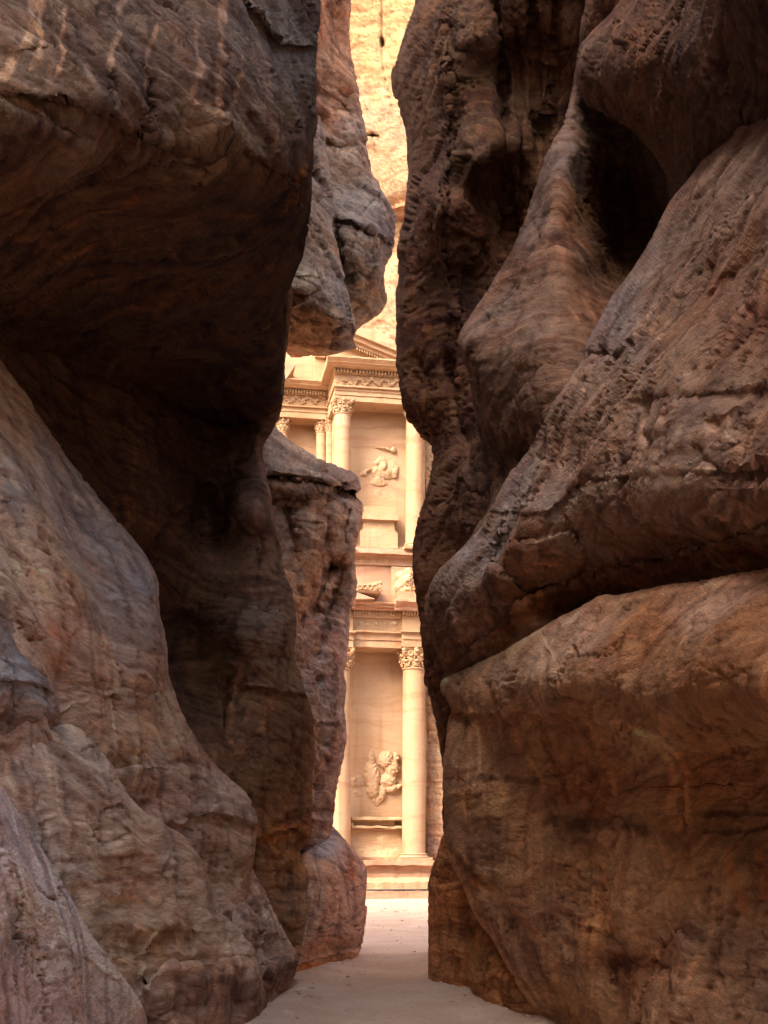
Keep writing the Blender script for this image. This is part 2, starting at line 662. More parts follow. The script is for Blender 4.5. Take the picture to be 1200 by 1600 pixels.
    at.data.foreach_set("color", np.concatenate([tc, np.ones((len(tc), 1))], 1).astype(np.float32).ravel())
    return link(name, me, parent, label=label, kind="structure")


exec_rocks = True
GREY = (.33, .265, .22)
SANDY = (.38, .28, .20)
BROWN = (.30, .185, .115)
DARK = (.20, .135, .10)
RED = (.38, .19, .11)
PINK = (.42, .27, .21)
VARN = (.25, .22, .21)
ORNG = (.42, .23, .11)


def T(*a):
    return [(x, y) + c for x, y, c in a]


# --- left side
rock("rock_overhang", [(150, -1300), (420, -450), (480, -160), (495, 0), (497, 60), (496, 130), (494, 190), (490, 260), (487, 330), (472, 395),
     (455, 430), (440, 470), (444, 540), (440, 620), (420, 660), (300, 655), (150, 640), (0, 620), (-950, 640), (-950, -1300)],
     [(420, -500, 15.5), (495, 0, 15.2), (490, 260, 15.6), (455, 430, 18), (436, 600, 21), (300, 640, 23), (100, 640, 21), (-200, 600, 17),
      (250, -600, 12.2), (250, 0, 11.4), (250, 200, 11.2), (250, 290, 12.2), (250, 400, 15.0), (250, 520, 18.5),
      (-900, 0, 4.4), (-900, 500, 6.5), (-900, -800, 5), (-200, 0, 8.2), (0, 0, 9), (0, 150, 8.9), (0, 260, 9.6), (0, 380, 12), (0, 500, 15.5),
      (380, 0, 12.8), (380, 200, 12.5), (400, 260, 13.0), (400, 360, 15.5), (120, 200, 9.8), (120, 270, 10.8), (120, 350, 13)],
     "dark sandstone overhang bulging over the left side of the gorge", M_ROCK, roll=0.4, thick=7, strata=0.10, big=0.1, mid=.10, pits=.08, terr=0.05,
     sfreq=2.6, dip=(-0.25, 0.10),
     feats=[('groove', [(180, 0), (240, 60), (330, 120), (350, 90)], 4, .10), ('step', [(495, 75), (440, 70), (400, 20)], 8, .15),
            ('step', [(0, 160), (60, 190), (120, 215)], 8, .12),
            ('step', [(410, 250), (330, 215), (280, 230), (200, 200), (160, 165), (60, 150)], 12, .18)],
     stains=[([(52, -5), (42, 50), (20, 95), (8, 120)], 9, (2.1, 2.0, 1.85)), ([(62, -5), (58, 60), (50, 105)], 6, (2.1, 2.0, 1.85)), ([(102, 10), (92, 70), (84, 118)], 3.5, (2.1, 2.0, 1.85)), ([(184, 8), (175, 60), (166, 112)], 5, (2.1, 2.0, 1.85)),
             ([(308, 40), (296, 110), (284, 165)], 5.5, (2.1, 2.0, 1.85)), ([(350, 0), (340, 80), (322, 190)], 7, (2.1, 2.0, 1.85)), ([(372, 90), (360, 150), (348, 190)], 3, (2.1, 2.0, 1.85)), ([(235, 30), (228, 90), (222, 140)], 3, (2.1, 2.0, 1.85)),
             ([(0, 345), (60, 290), (120, 240), (150, 200)], 6, (1.5, 1.3, 1.1)), ([(0, 385), (80, 330), (150, 275), (215, 235)], 7, (.6, .5, .45)), ([(30, 378), (120, 352), (200, 325), (260, 270)], 7, (1.6, 1.35, 1.1)), ([(80, 402), (200, 372), (300, 340), (420, 330)], 5, (1.5, 1.25, 1.0)),
             ([(60, 432), (200, 415), (330, 405), (440, 380)], 6, (.6, .5, .45)), ([(120, 445), (230, 430), (330, 425)], 4, (1.5, 1.25, 1.0)), ([(200, 480), (320, 455), (420, 415)], 5, (1.4, 1.2, 1.0)), ([(380, 390), (430, 340), (455, 270), (480, 220)], 4, (1.6, 1.4, 1.2)), ([(0, 410), (30, 380), (100, 400), (200, 395)], 4, (.55, .45, .4))],
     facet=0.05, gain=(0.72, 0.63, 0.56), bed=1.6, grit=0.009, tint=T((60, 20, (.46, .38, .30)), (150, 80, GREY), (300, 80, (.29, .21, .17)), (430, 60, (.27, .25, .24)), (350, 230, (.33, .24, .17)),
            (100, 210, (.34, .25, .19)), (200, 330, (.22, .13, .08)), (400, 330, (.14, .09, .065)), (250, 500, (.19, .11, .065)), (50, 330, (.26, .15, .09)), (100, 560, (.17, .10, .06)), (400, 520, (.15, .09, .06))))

rock("rock_recess_wall", [(-300, 300), (300, 300), (440, 400), (456, 440), (453, 520), (447, 560), (440, 620), (425, 670), (412, 700), (420, 764), (428, 804),
     (440, 880), (460, 940), (464, 985), (462, 1021), (473, 1056), (480, 1091), (490, 1140), (490, 1196), (489, 1259), (486, 1308),
     (472, 1335), (488, 1380), (489, 1455), (481, 1490), (462, 1520), (420, 1560), (380, 1560), (-300, 1300)],
     [(-200, 700, 13), (0, 700, 15.5), (100, 700, 17.5), (200, 750, 19.8), (285, 800, 21.8), (318, 800, 25.0), (350, 800, 23.3), (400, 800, 21.8), (430, 800, 22.6),
      (440, 600, 22), (400, 620, 23), (318, 620, 25.5), (285, 640, 22.5), (100, 600, 18), (300, 1000, 23.5), (380, 1000, 22), (460, 1000, 23), (330, 1100, 23.3), (300, 1200, 21),
      (400, 1150, 22.2), (485, 1150, 24.6), (480, 1300, 25.6), (420, 1300, 23.5), (400, 1230, 22.6), (430, 1400, 24.2), (485, 1420, 25.8), (462, 1520, 25.8), (300, 1400, 21), (0, 1100, 13), (430, 420, 20.5), (300, 400, 22)],
     "shadowed brown recess wall behind the pale left apron", M_ROCK, roll=0.3, thick=4, strata=.08, big=.14, pits=.10,
     feats=[('groove', [(345, 1060), (352, 1100), (350, 1150), (356, 1200)], 6, .35), ('groove', [(440, 900), (462, 960), (468, 1020), (476, 1060)], 7, .4),
            ('step', [(490, 1090), (440, 1080), (400, 1075)], 8, .22), ('step', [(486, 1310), (450, 1300), (400, 1315)], 10, .2)],
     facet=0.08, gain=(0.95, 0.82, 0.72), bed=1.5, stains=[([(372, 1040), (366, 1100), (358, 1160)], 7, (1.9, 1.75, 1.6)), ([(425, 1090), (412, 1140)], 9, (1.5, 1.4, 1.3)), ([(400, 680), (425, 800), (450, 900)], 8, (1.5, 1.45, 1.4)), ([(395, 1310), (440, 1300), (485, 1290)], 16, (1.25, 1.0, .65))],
     grit=0.009, tint=T((150, 750, (.17, .10, .06)), (300, 700, (.13, .075, .045)), (100, 900, (.17, .10, .06)), (250, 950, (.15, .09, .055)), (300, 1080, (.2, .12, .075)), (420, 780, (.30, .21, .17)), (440, 950, (.30, .24, .20)), (400, 1080, (.32, .22, .15)),  # darkest tints put the shade of the recess into the colour
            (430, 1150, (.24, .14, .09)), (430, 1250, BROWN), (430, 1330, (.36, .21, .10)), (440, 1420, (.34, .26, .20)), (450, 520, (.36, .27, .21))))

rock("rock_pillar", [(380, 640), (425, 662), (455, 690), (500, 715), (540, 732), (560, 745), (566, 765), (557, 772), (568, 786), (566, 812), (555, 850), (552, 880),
     (556, 903), (554, 930), (546, 960), (544, 1010), (540, 1050), (543, 1080), (538, 1110), (541, 1160), (535, 1200), (525, 1250), (518, 1300), (480, 1370), (380, 1370)],
     [(425, 670, 28.5), (480, 705, 29), (560, 750, 30), (430, 730, 26.2), (500, 745, 27), (555, 765, 29), (430, 800, 26.6), (480, 830, 26.6), (520, 800, 27.2), (560, 800, 28.5),
      (450, 950, 25.2), (480, 950, 26), (520, 950, 28), (550, 950, 28.8), (470, 1050, 25.5), (510, 1050, 26.4), (540, 1050, 28), (500, 1150, 26.2), (535, 1150, 28), (500, 1250, 26.8), (520, 1280, 27.8), (380, 900, 25.2), (400, 1300, 26.5)],
     "fluted pale rock pillar with a slab cap at the left of the gorge mouth", M_FAR, step=2.2, roll=0.22, thick=3.5, strata=.10, big=.12, mid=0.06, pits=0.05,
     feats=[('step', [(562, 775), (520, 757), (470, 748), (424, 744)], 8, .6), ('groove', [(424, 742), (450, 744), (480, 748), (515, 756), (545, 768), (560, 773)], 4, .7), ('groove', [(425, 770), (460, 772), (500, 770)], 7, .5),
            ('groove', [(520, 885), (510, 900), (498, 930), (490, 965)], 18, 1.7), ('groove', [(537, 890), (528, 920), (514, 960), (503, 1000), (497, 1020)], 7, 1.2), ('groove', [(447, 800), (458, 850), (466, 900), (474, 980)], 9, .8), ('step', [(424, 772), (460, 776), (500, 772), (520, 765)], 9, -.5),
            ('groove', [(505, 790), (508, 830), (515, 870), (520, 890)], 8, 1.0), ('groove', [(545, 800), (538, 850), (532, 890)], 6, .9),
            ('pit', [(500, 1160, 10, 14), (505, 1190, 8, 12), (498, 1225, 9, 14), (505, 1262, 14, 20), (498, 1065, 8, 10), (520, 775, 16, 10)], 1, .35),
            ('step', [(540, 1130), (500, 1132), (480, 1120)], 7, .3)],
     facet=0.16, fcell=0.75, gain=(1.5, 1.42, 1.38), bed=0.8, grit=0.009, fine=0.012, tint=T((440, 690, (.33, .27, .22)), (520, 735, (.25, .20, .18)), (460, 740, (.40, .31, .24)), (450, 850, (.38, .27, .21)), (520, 850, (.40, .29, .22)), (480, 900, (.42, .26, .17)),  # gain lifts the albedo in place of bounce light from the court
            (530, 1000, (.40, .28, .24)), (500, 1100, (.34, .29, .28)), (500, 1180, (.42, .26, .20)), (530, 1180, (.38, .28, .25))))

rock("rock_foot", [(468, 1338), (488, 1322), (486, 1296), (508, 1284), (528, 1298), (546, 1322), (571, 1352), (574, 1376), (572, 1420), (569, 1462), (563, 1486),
     (549, 1504), (520, 1515), (480, 1528), (440, 1534), (430, 1480), (450, 1400)],
     [(490, 1300, 28.4), (520, 1300, 28.6), (572, 1360, 29.2), (570, 1460, 28.8), (548, 1504, 28.4), (500, 1518, 26.6), (455, 1528, 25.2), (500, 1370, 26.2), (540, 1370, 27.6), (500, 1450, 26.1), (540, 1470, 27.4), (440, 1450, 25.4), (540, 1330, 28.2)],
     "pink faceted rock foot beside the sunlit opening", M_FAR, step=2.0, roll=0.16, thick=2.5, big=0.05, mid=0.03, pits=0.02, strata=0.02,
     feats=[('step', [(560, 1484), (520, 1488), (470, 1500), (440, 1512)], 8, -.25), ('groove', [(488, 1325), (495, 1360), (500, 1385), (492, 1440)], 5, .25)],
     facet=0.13, fcell=0.5, gain=(1.55, 1.45, 1.42), bed=1.3, grit=0.004, fine=0.005, flake=0.02, vary=0.7, stains=[([(560, 1490), (520, 1505), (470, 1515), (440, 1522)], 9, (1.1, .85, .6)), ([(500, 1340), (520, 1300)], 14, (.9, .95, 1.02)), ([(545, 1340), (550, 1370)], 12, (1.0, .75, .6))],  # bounce light from the court is partly put into gain
     tint=T((515, 1310, (.36, .33, .33)), (545, 1350, (.42, .27, .22)), (540, 1400, (.46, .28, .21)), (500, 1370, (.42, .26, .18)), (510, 1440, (.46, .32, .27)), (540, 1450, (.44, .28, .23)), (500, 1505, (.46, .28, .17)), (470, 1420, (.42, .33, .26))))

rock("hanging_rock", [(380, -700), (440, -700), (520, -220), (545, 0), (548, 60), (552, 92), (560, 132), (570, 200), (580, 265), (598, 298), (612, 328), (619, 352), (616, 390), (604, 420),
     (600, 470), (590, 488), (565, 507), (552, 514), (520, 500), (450, 500)],
     [(500, -600, 32), (500, 0, 32.5), (545, 0, 34), (510, 150, 32), (560, 150, 33.5), (520, 260, 31.5), (580, 290, 33), (560, 350, 31.2), (615, 350, 33), (570, 430, 31.4), (600, 450, 32.8), (560, 505, 33), (470, 300, 32), (470, 500, 33)],
     "tall grey and red rock prow hanging above the temple front", M_FAR, step=2.2, roll=0.18, thick=4, strata=.10, big=.16, mid=.10, pits=0.04, terr=.08,
     feats=[('groove', [(495, 140), (530, 160), (550, 190), (565, 220)], 8, .6), ('groove', [(510, 225), (535, 235), (555, 225)], 9, .6), ('groove', [(525, 340), (530, 400), (545, 440)], 7, .5),
            ('step', [(600, 375), (560, 350), (520, 340)], 8, .3), ('groove', [(585, 310), (560, 350), (545, 420)], 5, .25), ('pit', [(540, 150, 12, 9)], 1, .3)],
     facet=0.22, fcell=0.6, gain=(0.95, 0.95, 0.95), grit=0.01, tint=T((520, 30, (.50, .25, .15)), (530, 110, (.50, .29, .18)), (510, 170, RED), (550, 200, (.38, .28, .22)), (530, 260, (.40, .30, .22)), (570, 330, (.30, .25, .22)), (560, 400, (.34, .26, .19)), (600, 360, (.30, .25, .23)), (580, 470, (.34, .25, .18))))

rock("hanging_block", [(430, 180), (498, 190), (512, 250), (520, 320), (528, 390), (538, 436), (551, 478), (557, 505), (559, 515), (555, 530), (556, 544), (520, 553), (488, 557), (455, 560), (440, 540), (430, 440)],
     [(500, 220, 30), (515, 300, 29.8), (480, 300, 28.8), (470, 420, 27.6), (530, 420, 29.5), (500, 450, 27.6), (470, 480, 27.4), (530, 490, 28.3), (555, 520, 29), (470, 505, 27.8), (470, 530, 29.6), (470, 557, 31.2), (530, 552, 30.3), (520, 520, 28.6), (430, 400, 27.5)],
     "broken grey block with a brown underside hanging left of the opening", M_FAR, step=2.0, roll=0.18, thick=3.5, strata=.07, big=.12, mid=.10, pits=0.04,
     feats=[('groove', [(522, 395), (535, 440), (545, 480), (552, 520)], 4, .3), ('step', [(520, 482), (490, 470), (455, 480)], 8, -.35)],
     facet=0.26, fcell=0.7, grit=0.01, tint=T((490, 300, (.32, .26, .22)), (470, 400, (.30, .21, .15)), (480, 440, (.42, .34, .26)), (525, 450, (.30, .26, .24)), (480, 500, (.38, .20, .09)), (500, 545, (.46, .26, .12)), (545, 530, (.32, .28, .27))))

rock("rock_apron", [(-950, -300), (-350, 80), (-150, 330), (-60, 460), (0, 560), (40, 622), (100, 712), (170, 800), (215, 858), (241, 902), (250, 960), (264, 1010), (268, 1065), (285, 1120), (330, 1190), (385, 1240), (400, 1280),
     (396, 1345), (390, 1400), (395, 1480), (380, 1600), (-350, 1700), (-950, 1700)],
     [(-900, 0, 6.5), (-900, 800, 4.4), (-900, 1600, 3.6), (-300, 200, 11), (0, 560, 14.2), (100, 712, 15.0), (170, 800, 15.6), (241, 902, 16.4), (268, 1065, 17), (330, 1190, 18), (400, 1280, 19), (392, 1400, 19.8), (380, 1550, 19.5),
      (-200, 800, 8.5), (0, 750, 11.8), (0, 950, 10.2), (0, 1150, 9.6), (100, 900, 12.6), (100, 1050, 12), (180, 1000, 13.9), (180, 1120, 13.6), (260, 1200, 15.6), (280, 1280, 16.2), (330, 1290, 17.2), (320, 1400, 17.4), (350, 1450, 18.2), (200, 1250, 14.6), (0, 1500, 10)],
     "pale sloping sandstone apron at the left of the path", M_NEAR, roll=0.35, thick=5, strata=.05, big=.12, mid=.045, fine=0.013, pits=0.03, terr=.04,
     feats=[('step', [(265, 1085), (230, 1090), (180, 1080), (90, 1105)], 12, -.14), ('groove', [(120, 968), (140, 960), (165, 953)], 3, .07), ('groove', [(250, 935), (235, 945), (225, 955)], 4, .12), ('groove', [(35, 935), (100, 952), (180, 950)], 2, .04),
            ('step', [(380, 1250), (320, 1205), (240, 1195), (180, 1205)], 10, -.12), ('step', [(400, 1290), (350, 1275), (300, 1285), (260, 1290)], 14, .22), ('pit', [(195, 1008, 7, 14), (262, 1040, 8, 16), (0, 795, 16, 12)], 1, .10)],
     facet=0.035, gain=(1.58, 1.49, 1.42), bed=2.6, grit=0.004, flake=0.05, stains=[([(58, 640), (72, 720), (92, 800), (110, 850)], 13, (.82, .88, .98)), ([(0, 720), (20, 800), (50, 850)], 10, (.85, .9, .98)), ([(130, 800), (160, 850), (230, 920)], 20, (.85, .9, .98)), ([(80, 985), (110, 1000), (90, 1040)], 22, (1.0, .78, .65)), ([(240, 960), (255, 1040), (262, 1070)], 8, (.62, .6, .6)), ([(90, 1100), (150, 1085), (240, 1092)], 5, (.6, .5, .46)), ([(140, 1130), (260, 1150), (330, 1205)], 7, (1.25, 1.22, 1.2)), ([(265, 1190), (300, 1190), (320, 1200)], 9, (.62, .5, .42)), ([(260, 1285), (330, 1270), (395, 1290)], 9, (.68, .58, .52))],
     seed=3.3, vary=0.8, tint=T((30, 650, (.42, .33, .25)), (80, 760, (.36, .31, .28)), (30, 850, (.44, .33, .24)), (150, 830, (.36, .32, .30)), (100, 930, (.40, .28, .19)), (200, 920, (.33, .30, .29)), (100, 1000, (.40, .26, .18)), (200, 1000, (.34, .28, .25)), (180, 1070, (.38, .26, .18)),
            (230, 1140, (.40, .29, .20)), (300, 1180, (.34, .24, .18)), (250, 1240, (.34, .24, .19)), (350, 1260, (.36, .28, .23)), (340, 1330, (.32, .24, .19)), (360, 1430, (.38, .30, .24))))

rock("rock_knob", [(386, 1350), (398, 1372), (417, 1402), (434, 1434), (444, 1455), (458, 1480), (468, 1500), (462, 1520), (446, 1544), (428, 1566), (410, 1600), (370, 1600), (360, 1450)],
     [(388, 1360, 21), (417, 1402, 21.6), (467, 1500, 22.4), (450, 1540, 21.8), (425, 1570, 20.2), (400, 1430, 19.6), (420, 1490, 20.2), (430, 1520, 20.0), (380, 1500, 18.8), (380, 1590, 18.2), (405, 1598, 18.3)],
     "small wedge of pale rock with a dark foot on the path edge", M_NEAR, step=2.2, roll=0.14, thick=2, big=.08, mid=.05, pits=0.02,
     feats=[('groove', [(408, 1370), (412, 1430), (410, 1490)], 5, .25), ('step', [(467, 1500), (435, 1490), (410, 1500)], 6, -.15)],
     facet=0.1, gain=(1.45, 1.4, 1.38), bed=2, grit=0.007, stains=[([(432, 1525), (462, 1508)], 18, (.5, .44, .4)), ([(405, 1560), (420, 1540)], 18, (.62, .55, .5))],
     tint=T((410, 1400, (.42, .33, .27)), (440, 1450, (.40, .33, .27)), (400, 1450, (.38, .29, .24)), (450, 1515, (.22, .15, .12)), (415, 1540, (.28, .20, .16))))

rock("rock_rib", [(-950, 1000), (-350, 1040), (-100, 1100), (42, 1138), (80, 1134), (117, 1136), (142, 1156), (167, 1182), (200, 1236), (233, 1270), (262, 1288), (287, 1307), (321, 1357), (334, 1390), (346, 1420), (372, 1452), (392, 1478),
     (404, 1510), (414, 1545), (417, 1575), (408, 1602), (395, 1660), (-350, 1900), (-950, 1900)],
     [(-900, 1100, 4.0), (-900, 1700, 3.3), (-300, 1100, 7), (42, 1140, 10.6), (117, 1138, 12), (200, 1236, 13.4), (287, 1307, 15.2), (334, 1390, 16.6), (392, 1478, 18.2), (416, 1560, 19), (405, 1605, 18.6), (0, 1300, 8.4), (100, 1300, 10.6), (200, 1380, 12.8), (270, 1400, 14.4), (150, 1450, 11.2), (100, 1600, 9.4), (250, 1520, 13.6), (330, 1480, 15.8), (350, 1600, 16.4), (250, 1600, 13.4), (380, 1520, 17.3), (-200, 1500, 6)],
     "banded tan rock rib running down to the path at lower left", M_NEAR, roll=0.2, thick=4, strata=.07, big=.10, mid=.045, fine=0.013, pits=0.02, terr=.05, sfreq=3.2,
     feats=[('step', [(405, 1500), (370, 1500), (320, 1505), (260, 1510), (225, 1545)], 9, -.22), ('step', [(225, 1550), (230, 1480), (260, 1440), (310, 1448)], 8, .12), ('step', [(345, 1430), (390, 1465), (360, 1440)], 6, .15), ('groove', [(360, 1435), (345, 1448), (330, 1446)], 5, .15),
            ('groove', [(285, 1325), (230, 1332), (190, 1340), (100, 1345)], 5, .06), ('groove', [(320, 1370), (250, 1368), (170, 1375), (120, 1385)], 6, .06)],
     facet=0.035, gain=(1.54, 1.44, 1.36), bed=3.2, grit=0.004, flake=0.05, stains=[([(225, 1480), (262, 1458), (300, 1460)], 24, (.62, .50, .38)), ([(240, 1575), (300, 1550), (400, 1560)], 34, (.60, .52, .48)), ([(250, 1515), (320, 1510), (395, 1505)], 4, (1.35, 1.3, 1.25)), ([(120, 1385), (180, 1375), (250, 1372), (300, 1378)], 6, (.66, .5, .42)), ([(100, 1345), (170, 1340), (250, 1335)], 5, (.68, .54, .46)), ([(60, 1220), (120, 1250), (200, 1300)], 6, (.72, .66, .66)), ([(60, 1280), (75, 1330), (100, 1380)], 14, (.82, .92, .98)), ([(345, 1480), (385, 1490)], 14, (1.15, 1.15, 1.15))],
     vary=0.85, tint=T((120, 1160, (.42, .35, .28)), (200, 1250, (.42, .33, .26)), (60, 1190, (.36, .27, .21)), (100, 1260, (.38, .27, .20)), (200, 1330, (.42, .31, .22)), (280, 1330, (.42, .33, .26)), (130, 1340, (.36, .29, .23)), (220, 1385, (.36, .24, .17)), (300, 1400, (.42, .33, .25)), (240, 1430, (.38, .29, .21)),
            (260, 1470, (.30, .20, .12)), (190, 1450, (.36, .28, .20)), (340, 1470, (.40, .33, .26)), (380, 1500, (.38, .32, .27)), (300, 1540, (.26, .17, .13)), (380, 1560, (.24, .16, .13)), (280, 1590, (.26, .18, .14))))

rock("rock_ledge", [(-300, 860), (-80, 890), (0, 905), (14, 940), (25, 970), (40, 1005), (54, 1032), (75, 1062), (88, 1090), (92, 1115), (60, 1135), (40, 1142), (-20, 1160), (-300, 1180)],
     [(-200, 900, 7.5), (0, 910, 10.3), (25, 970, 10.6), (54, 1032, 10.8), (90, 1100, 11.2), (40, 1140, 10.2), (0, 1000, 9.6), (0, 1050, 9.2), (30, 1070, 9.8), (0, 1120, 9.1), (-200, 1050, 6.5)],
     "dark knobbly ledge with a grey top at the left edge", M_NEAR, step=2.4, roll=0.12, thick=1.5, big=.06, mid=.05, pits=.06,
     feats=[('step', [(88, 1085), (50, 1068), (0, 1062)], 7, .15)],
     facet=0.06, gain=(1.3, 1.28, 1.28), tint=T((0, 960, (.22, .15, .12)), (20, 1010, (.22, .16, .13)), (20, 1050, (.34, .34, .34)), (60, 1080, (.32, .30, .29)), (40, 1120, (.30, .21, .16)), (0, 1110, (.28, .17, .12))))

rock("rock_toe", [(-950, 1000), (-300, 1090), (-60, 1190), (0, 1225), (30, 1265), (56, 1308), (85, 1352), (112, 1398), (132, 1436), (154, 1470), (180, 1505), (205, 1540), (226, 1575), (232, 1600), (240, 1680), (-300, 2000), (-950, 2200)],
     [(0, 1230, 8.2), (56, 1310, 9.2), (112, 1400, 10.0), (154, 1470, 10.6), (205, 1540, 11.6), (230, 1600, 12.3), (0, 1350, 6.9), (0, 1500, 6.3), (60, 1450, 7.9), (100, 1550, 8.9), (0, 1650, 6.1), (150, 1600, 10.2), (-200, 1400, 5.0), (-900, 1400, 2.9), (-900, 2000, 2.8)],
     "smooth lilac grey rock toe in the lower left corner", M_NEAR, step=2.6, roll=0.1, thick=1.5, big=.06, mid=.02, fine=0.006, strata=.02, pits=0.006,
     feats=[('groove', [(20, 1415), (60, 1424), (100, 1430), (115, 1425)], 4, .06), ('step', [(180, 1530), (140, 1500), (100, 1490), (60, 1500)], 5, .05),
            ('groove', [(0, 1500), (60, 1540), (110, 1560), (150, 1600)], 1.6, .02), ('groove', [(60, 1490), (110, 1530), (170, 1550), (210, 1590)], 1.6, .02), ('groove', [(0, 1545), (50, 1575), (80, 1600)], 1.6, .02)],
     facet=0.012, grit=0.003, gain=(1.72, 1.58, 1.48), bed=2, flake=0.03, vary=0.7, tint=T((20, 1280, (.38, .32, .31)), (60, 1330, (.40, .38, .38)), (30, 1380, (.42, .31, .26)), (110, 1410, (.36, .36, .38)), (60, 1425, (.42, .33, .24)), (100, 1470, (.44, .36, .31)), (30, 1550, (.42, .31, .28)), (150, 1550, (.40, .31, .27)), (180, 1520, (.44, .39, .35))))

# --- right side
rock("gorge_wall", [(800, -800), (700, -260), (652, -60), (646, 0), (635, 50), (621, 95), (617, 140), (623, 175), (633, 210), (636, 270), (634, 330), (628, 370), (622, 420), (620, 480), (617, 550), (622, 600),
     (635, 650), (655, 684), (671, 700), (672, 730), (662, 780), (650, 830), (645, 880), (648, 920), (655, 960), (656, 1000), (665, 1060), (676, 1110), (686, 1150), (691, 1200), (692, 1260), (700, 1330), (780, 1330), (940, 1100), (1000, 600), (1000, -1000)],
     [(740, -600, 26.5), (640, 0, 26.2), (620, 120, 26), (634, 270, 26), (620, 500, 25.4), (640, 660, 25.6), (672, 710, 26), (648, 880, 25.6), (660, 1020, 25.5), (690, 1200, 25), (700, 1320, 24.5),
      (700, -300, 23.5), (690, 60, 23.6), (740, 60, 22.4), (690, 250, 24), (740, 250, 22.3), (700, 400, 23.6), (690, 320, 22.6), (690, 500, 24.2), (700, 600, 24.4), (720, 750, 22.6), (680, 850, 24.5), (700, 900, 23.6), (690, 1000, 23.6), (800, 100, 23.6), (860, 100, 22.6), (900, 0, 21.5), (780, 300, 24.4), (850, 300, 23.4), (760, 450, 24.5), (950, 200, 23), (950, 700, 21), (800, 900, 21.5), (750, 1100, 23)],
     "tall dark gorge wall edging the opening on the right", M_ROCK, step=2.6, roll=0.32, thick=3.5, strata=.06, big=.18, mid=.12, pits=.12,
     feats=[('groove', [(775, 0), (785, 120), (790, 260), (800, 380)], 9, .7), ('groove', [(830, 0), (838, 130), (845, 260)], 8, .6), ('groove', [(870, 0), (860, 110), (850, 200)], 6, .5), ('groove', [(805, 40), (812, 180), (816, 300)], 4, .3),
            ('step', [(700, 100), (705, 200), (700, 300)], 12, .3), ('groove', [(705, 40), (708, 75), (740, 80)], 8, .4), ('step', [(690, 300), (694, 400), (715, 480), (730, 540)], 9, .4),
            ('groove', [(655, 560), (670, 620), (665, 680)], 10, .35), ('pit', [(648, 655, 12, 30)], 1, .5), ('groove', [(700, 560), (720, 650), (735, 720), (730, 800)], 9, .5)],
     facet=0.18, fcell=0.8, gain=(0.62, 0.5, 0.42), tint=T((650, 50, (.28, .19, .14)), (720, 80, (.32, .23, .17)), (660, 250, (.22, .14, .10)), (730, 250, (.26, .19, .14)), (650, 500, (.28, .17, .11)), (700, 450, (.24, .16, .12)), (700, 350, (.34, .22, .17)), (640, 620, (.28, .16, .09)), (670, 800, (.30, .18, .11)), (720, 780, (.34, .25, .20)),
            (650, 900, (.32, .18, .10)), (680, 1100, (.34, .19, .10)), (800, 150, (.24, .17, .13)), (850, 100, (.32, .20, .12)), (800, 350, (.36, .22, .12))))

rock("rock_fin", [(960, -400), (915, 0), (905, 60), (898, 110), (892, 140), (879, 198), (856, 240), (830, 310), (806, 380), (766, 450), (735, 495), (716, 530), (722, 560), (735, 590), (742, 640), (756, 710), (764, 760), (760, 800), (730, 850), (740, 900), (900, 900), (1100, 600), (1150, 200), (1150, -400)],
     [(905, 60, 20.5), (880, 198, 20.8), (830, 310, 20.3), (766, 450, 20), (716, 530, 20), (740, 640, 20.4), (764, 760, 20.4), (740, 850, 19.6), (900, 230, 19.9), (870, 320, 18.8), (910, 330, 20.2), (860, 420, 18.2), (935, 400, 19.8), (800, 520, 18.4), (850, 560, 17.4), (900, 520, 17.4), (770, 600, 19), (800, 680, 18.6), (850, 800, 18),
      (960, 400, 22), (960, 300, 22.6), (920, 200, 21.6), (1010, 320, 21.5), (1000, 420, 21), (1040, 300, 20), (1000, 100, 20), (1000, 600, 17.5), (1100, 300, 19)],
     "curved rock fin beside a black alcove on the right", M_RIGHT, step=2.8, roll=0.25, thick=2.5, strata=.05, big=.12, mid=.06, pits=0.02,
     facet=0.07, gain=(0.85, 0.74, 0.67), bed=1.5, grit=0.008, fine=0.014, tint=T((880, 250, (.30, .24, .22)), (830, 340, (.30, .23, .20)), (900, 330, (.34, .19, .10)), (850, 430, (.34, .24, .19)), (760, 480, (.36, .28, .24)), (800, 550, (.34, .25, .20)), (900, 480, (.32, .19, .12)), (860, 600, (.32, .22, .17)), (780, 680, (.26, .17, .12)), (960, 350, (.18, .11, .07))))

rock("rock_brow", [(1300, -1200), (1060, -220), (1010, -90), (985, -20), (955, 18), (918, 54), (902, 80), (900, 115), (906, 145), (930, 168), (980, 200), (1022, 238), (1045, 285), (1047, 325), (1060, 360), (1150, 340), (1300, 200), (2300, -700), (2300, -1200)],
     [(1060, -300, 17), (985, -20, 18.4), (902, 90, 19.6), (930, 168, 19.4), (980, 200, 18.4), (1045, 290, 17.6), (1060, 355, 17.4), (950, 90, 17.8), (980, 140, 17.2), (1000, 60, 16.2), (1050, 200, 15.6), (1080, 280, 15.8), (1080, 100, 14), (1150, 0, 12), (1200, 100, 12.6), (1200, 200, 13.4), (1300, 0, 9.5), (2200, -300, 5.2), (2200, -900, 5.5), (1250, -400, 10), (1150, 250, 14.6)],
     "smooth brown brow of rock curling over the black alcove", M_RIGHT, step=2.8, roll=0.45, thick=4, strata=.07, big=.12, mid=.06, pits=0.02,
     feats=[('step', [(915, 120), (960, 150), (1010, 190), (1040, 240)], 10, -.2)],
     facet=0.06, gain=(0.68, 0.56, 0.48), bed=2, grit=0.007, fine=0.014, tint=T((930, 80, (.32, .25, .22)), (980, 60, (.32, .20, .14)), (980, 150, (.32, .20, .12)), (1050, 150, (.24, .16, .12)), (1100, 80, (.24, .17, .15)), (1100, 220, (.26, .20, .18)), (1180, 60, (.22, .16, .14))))

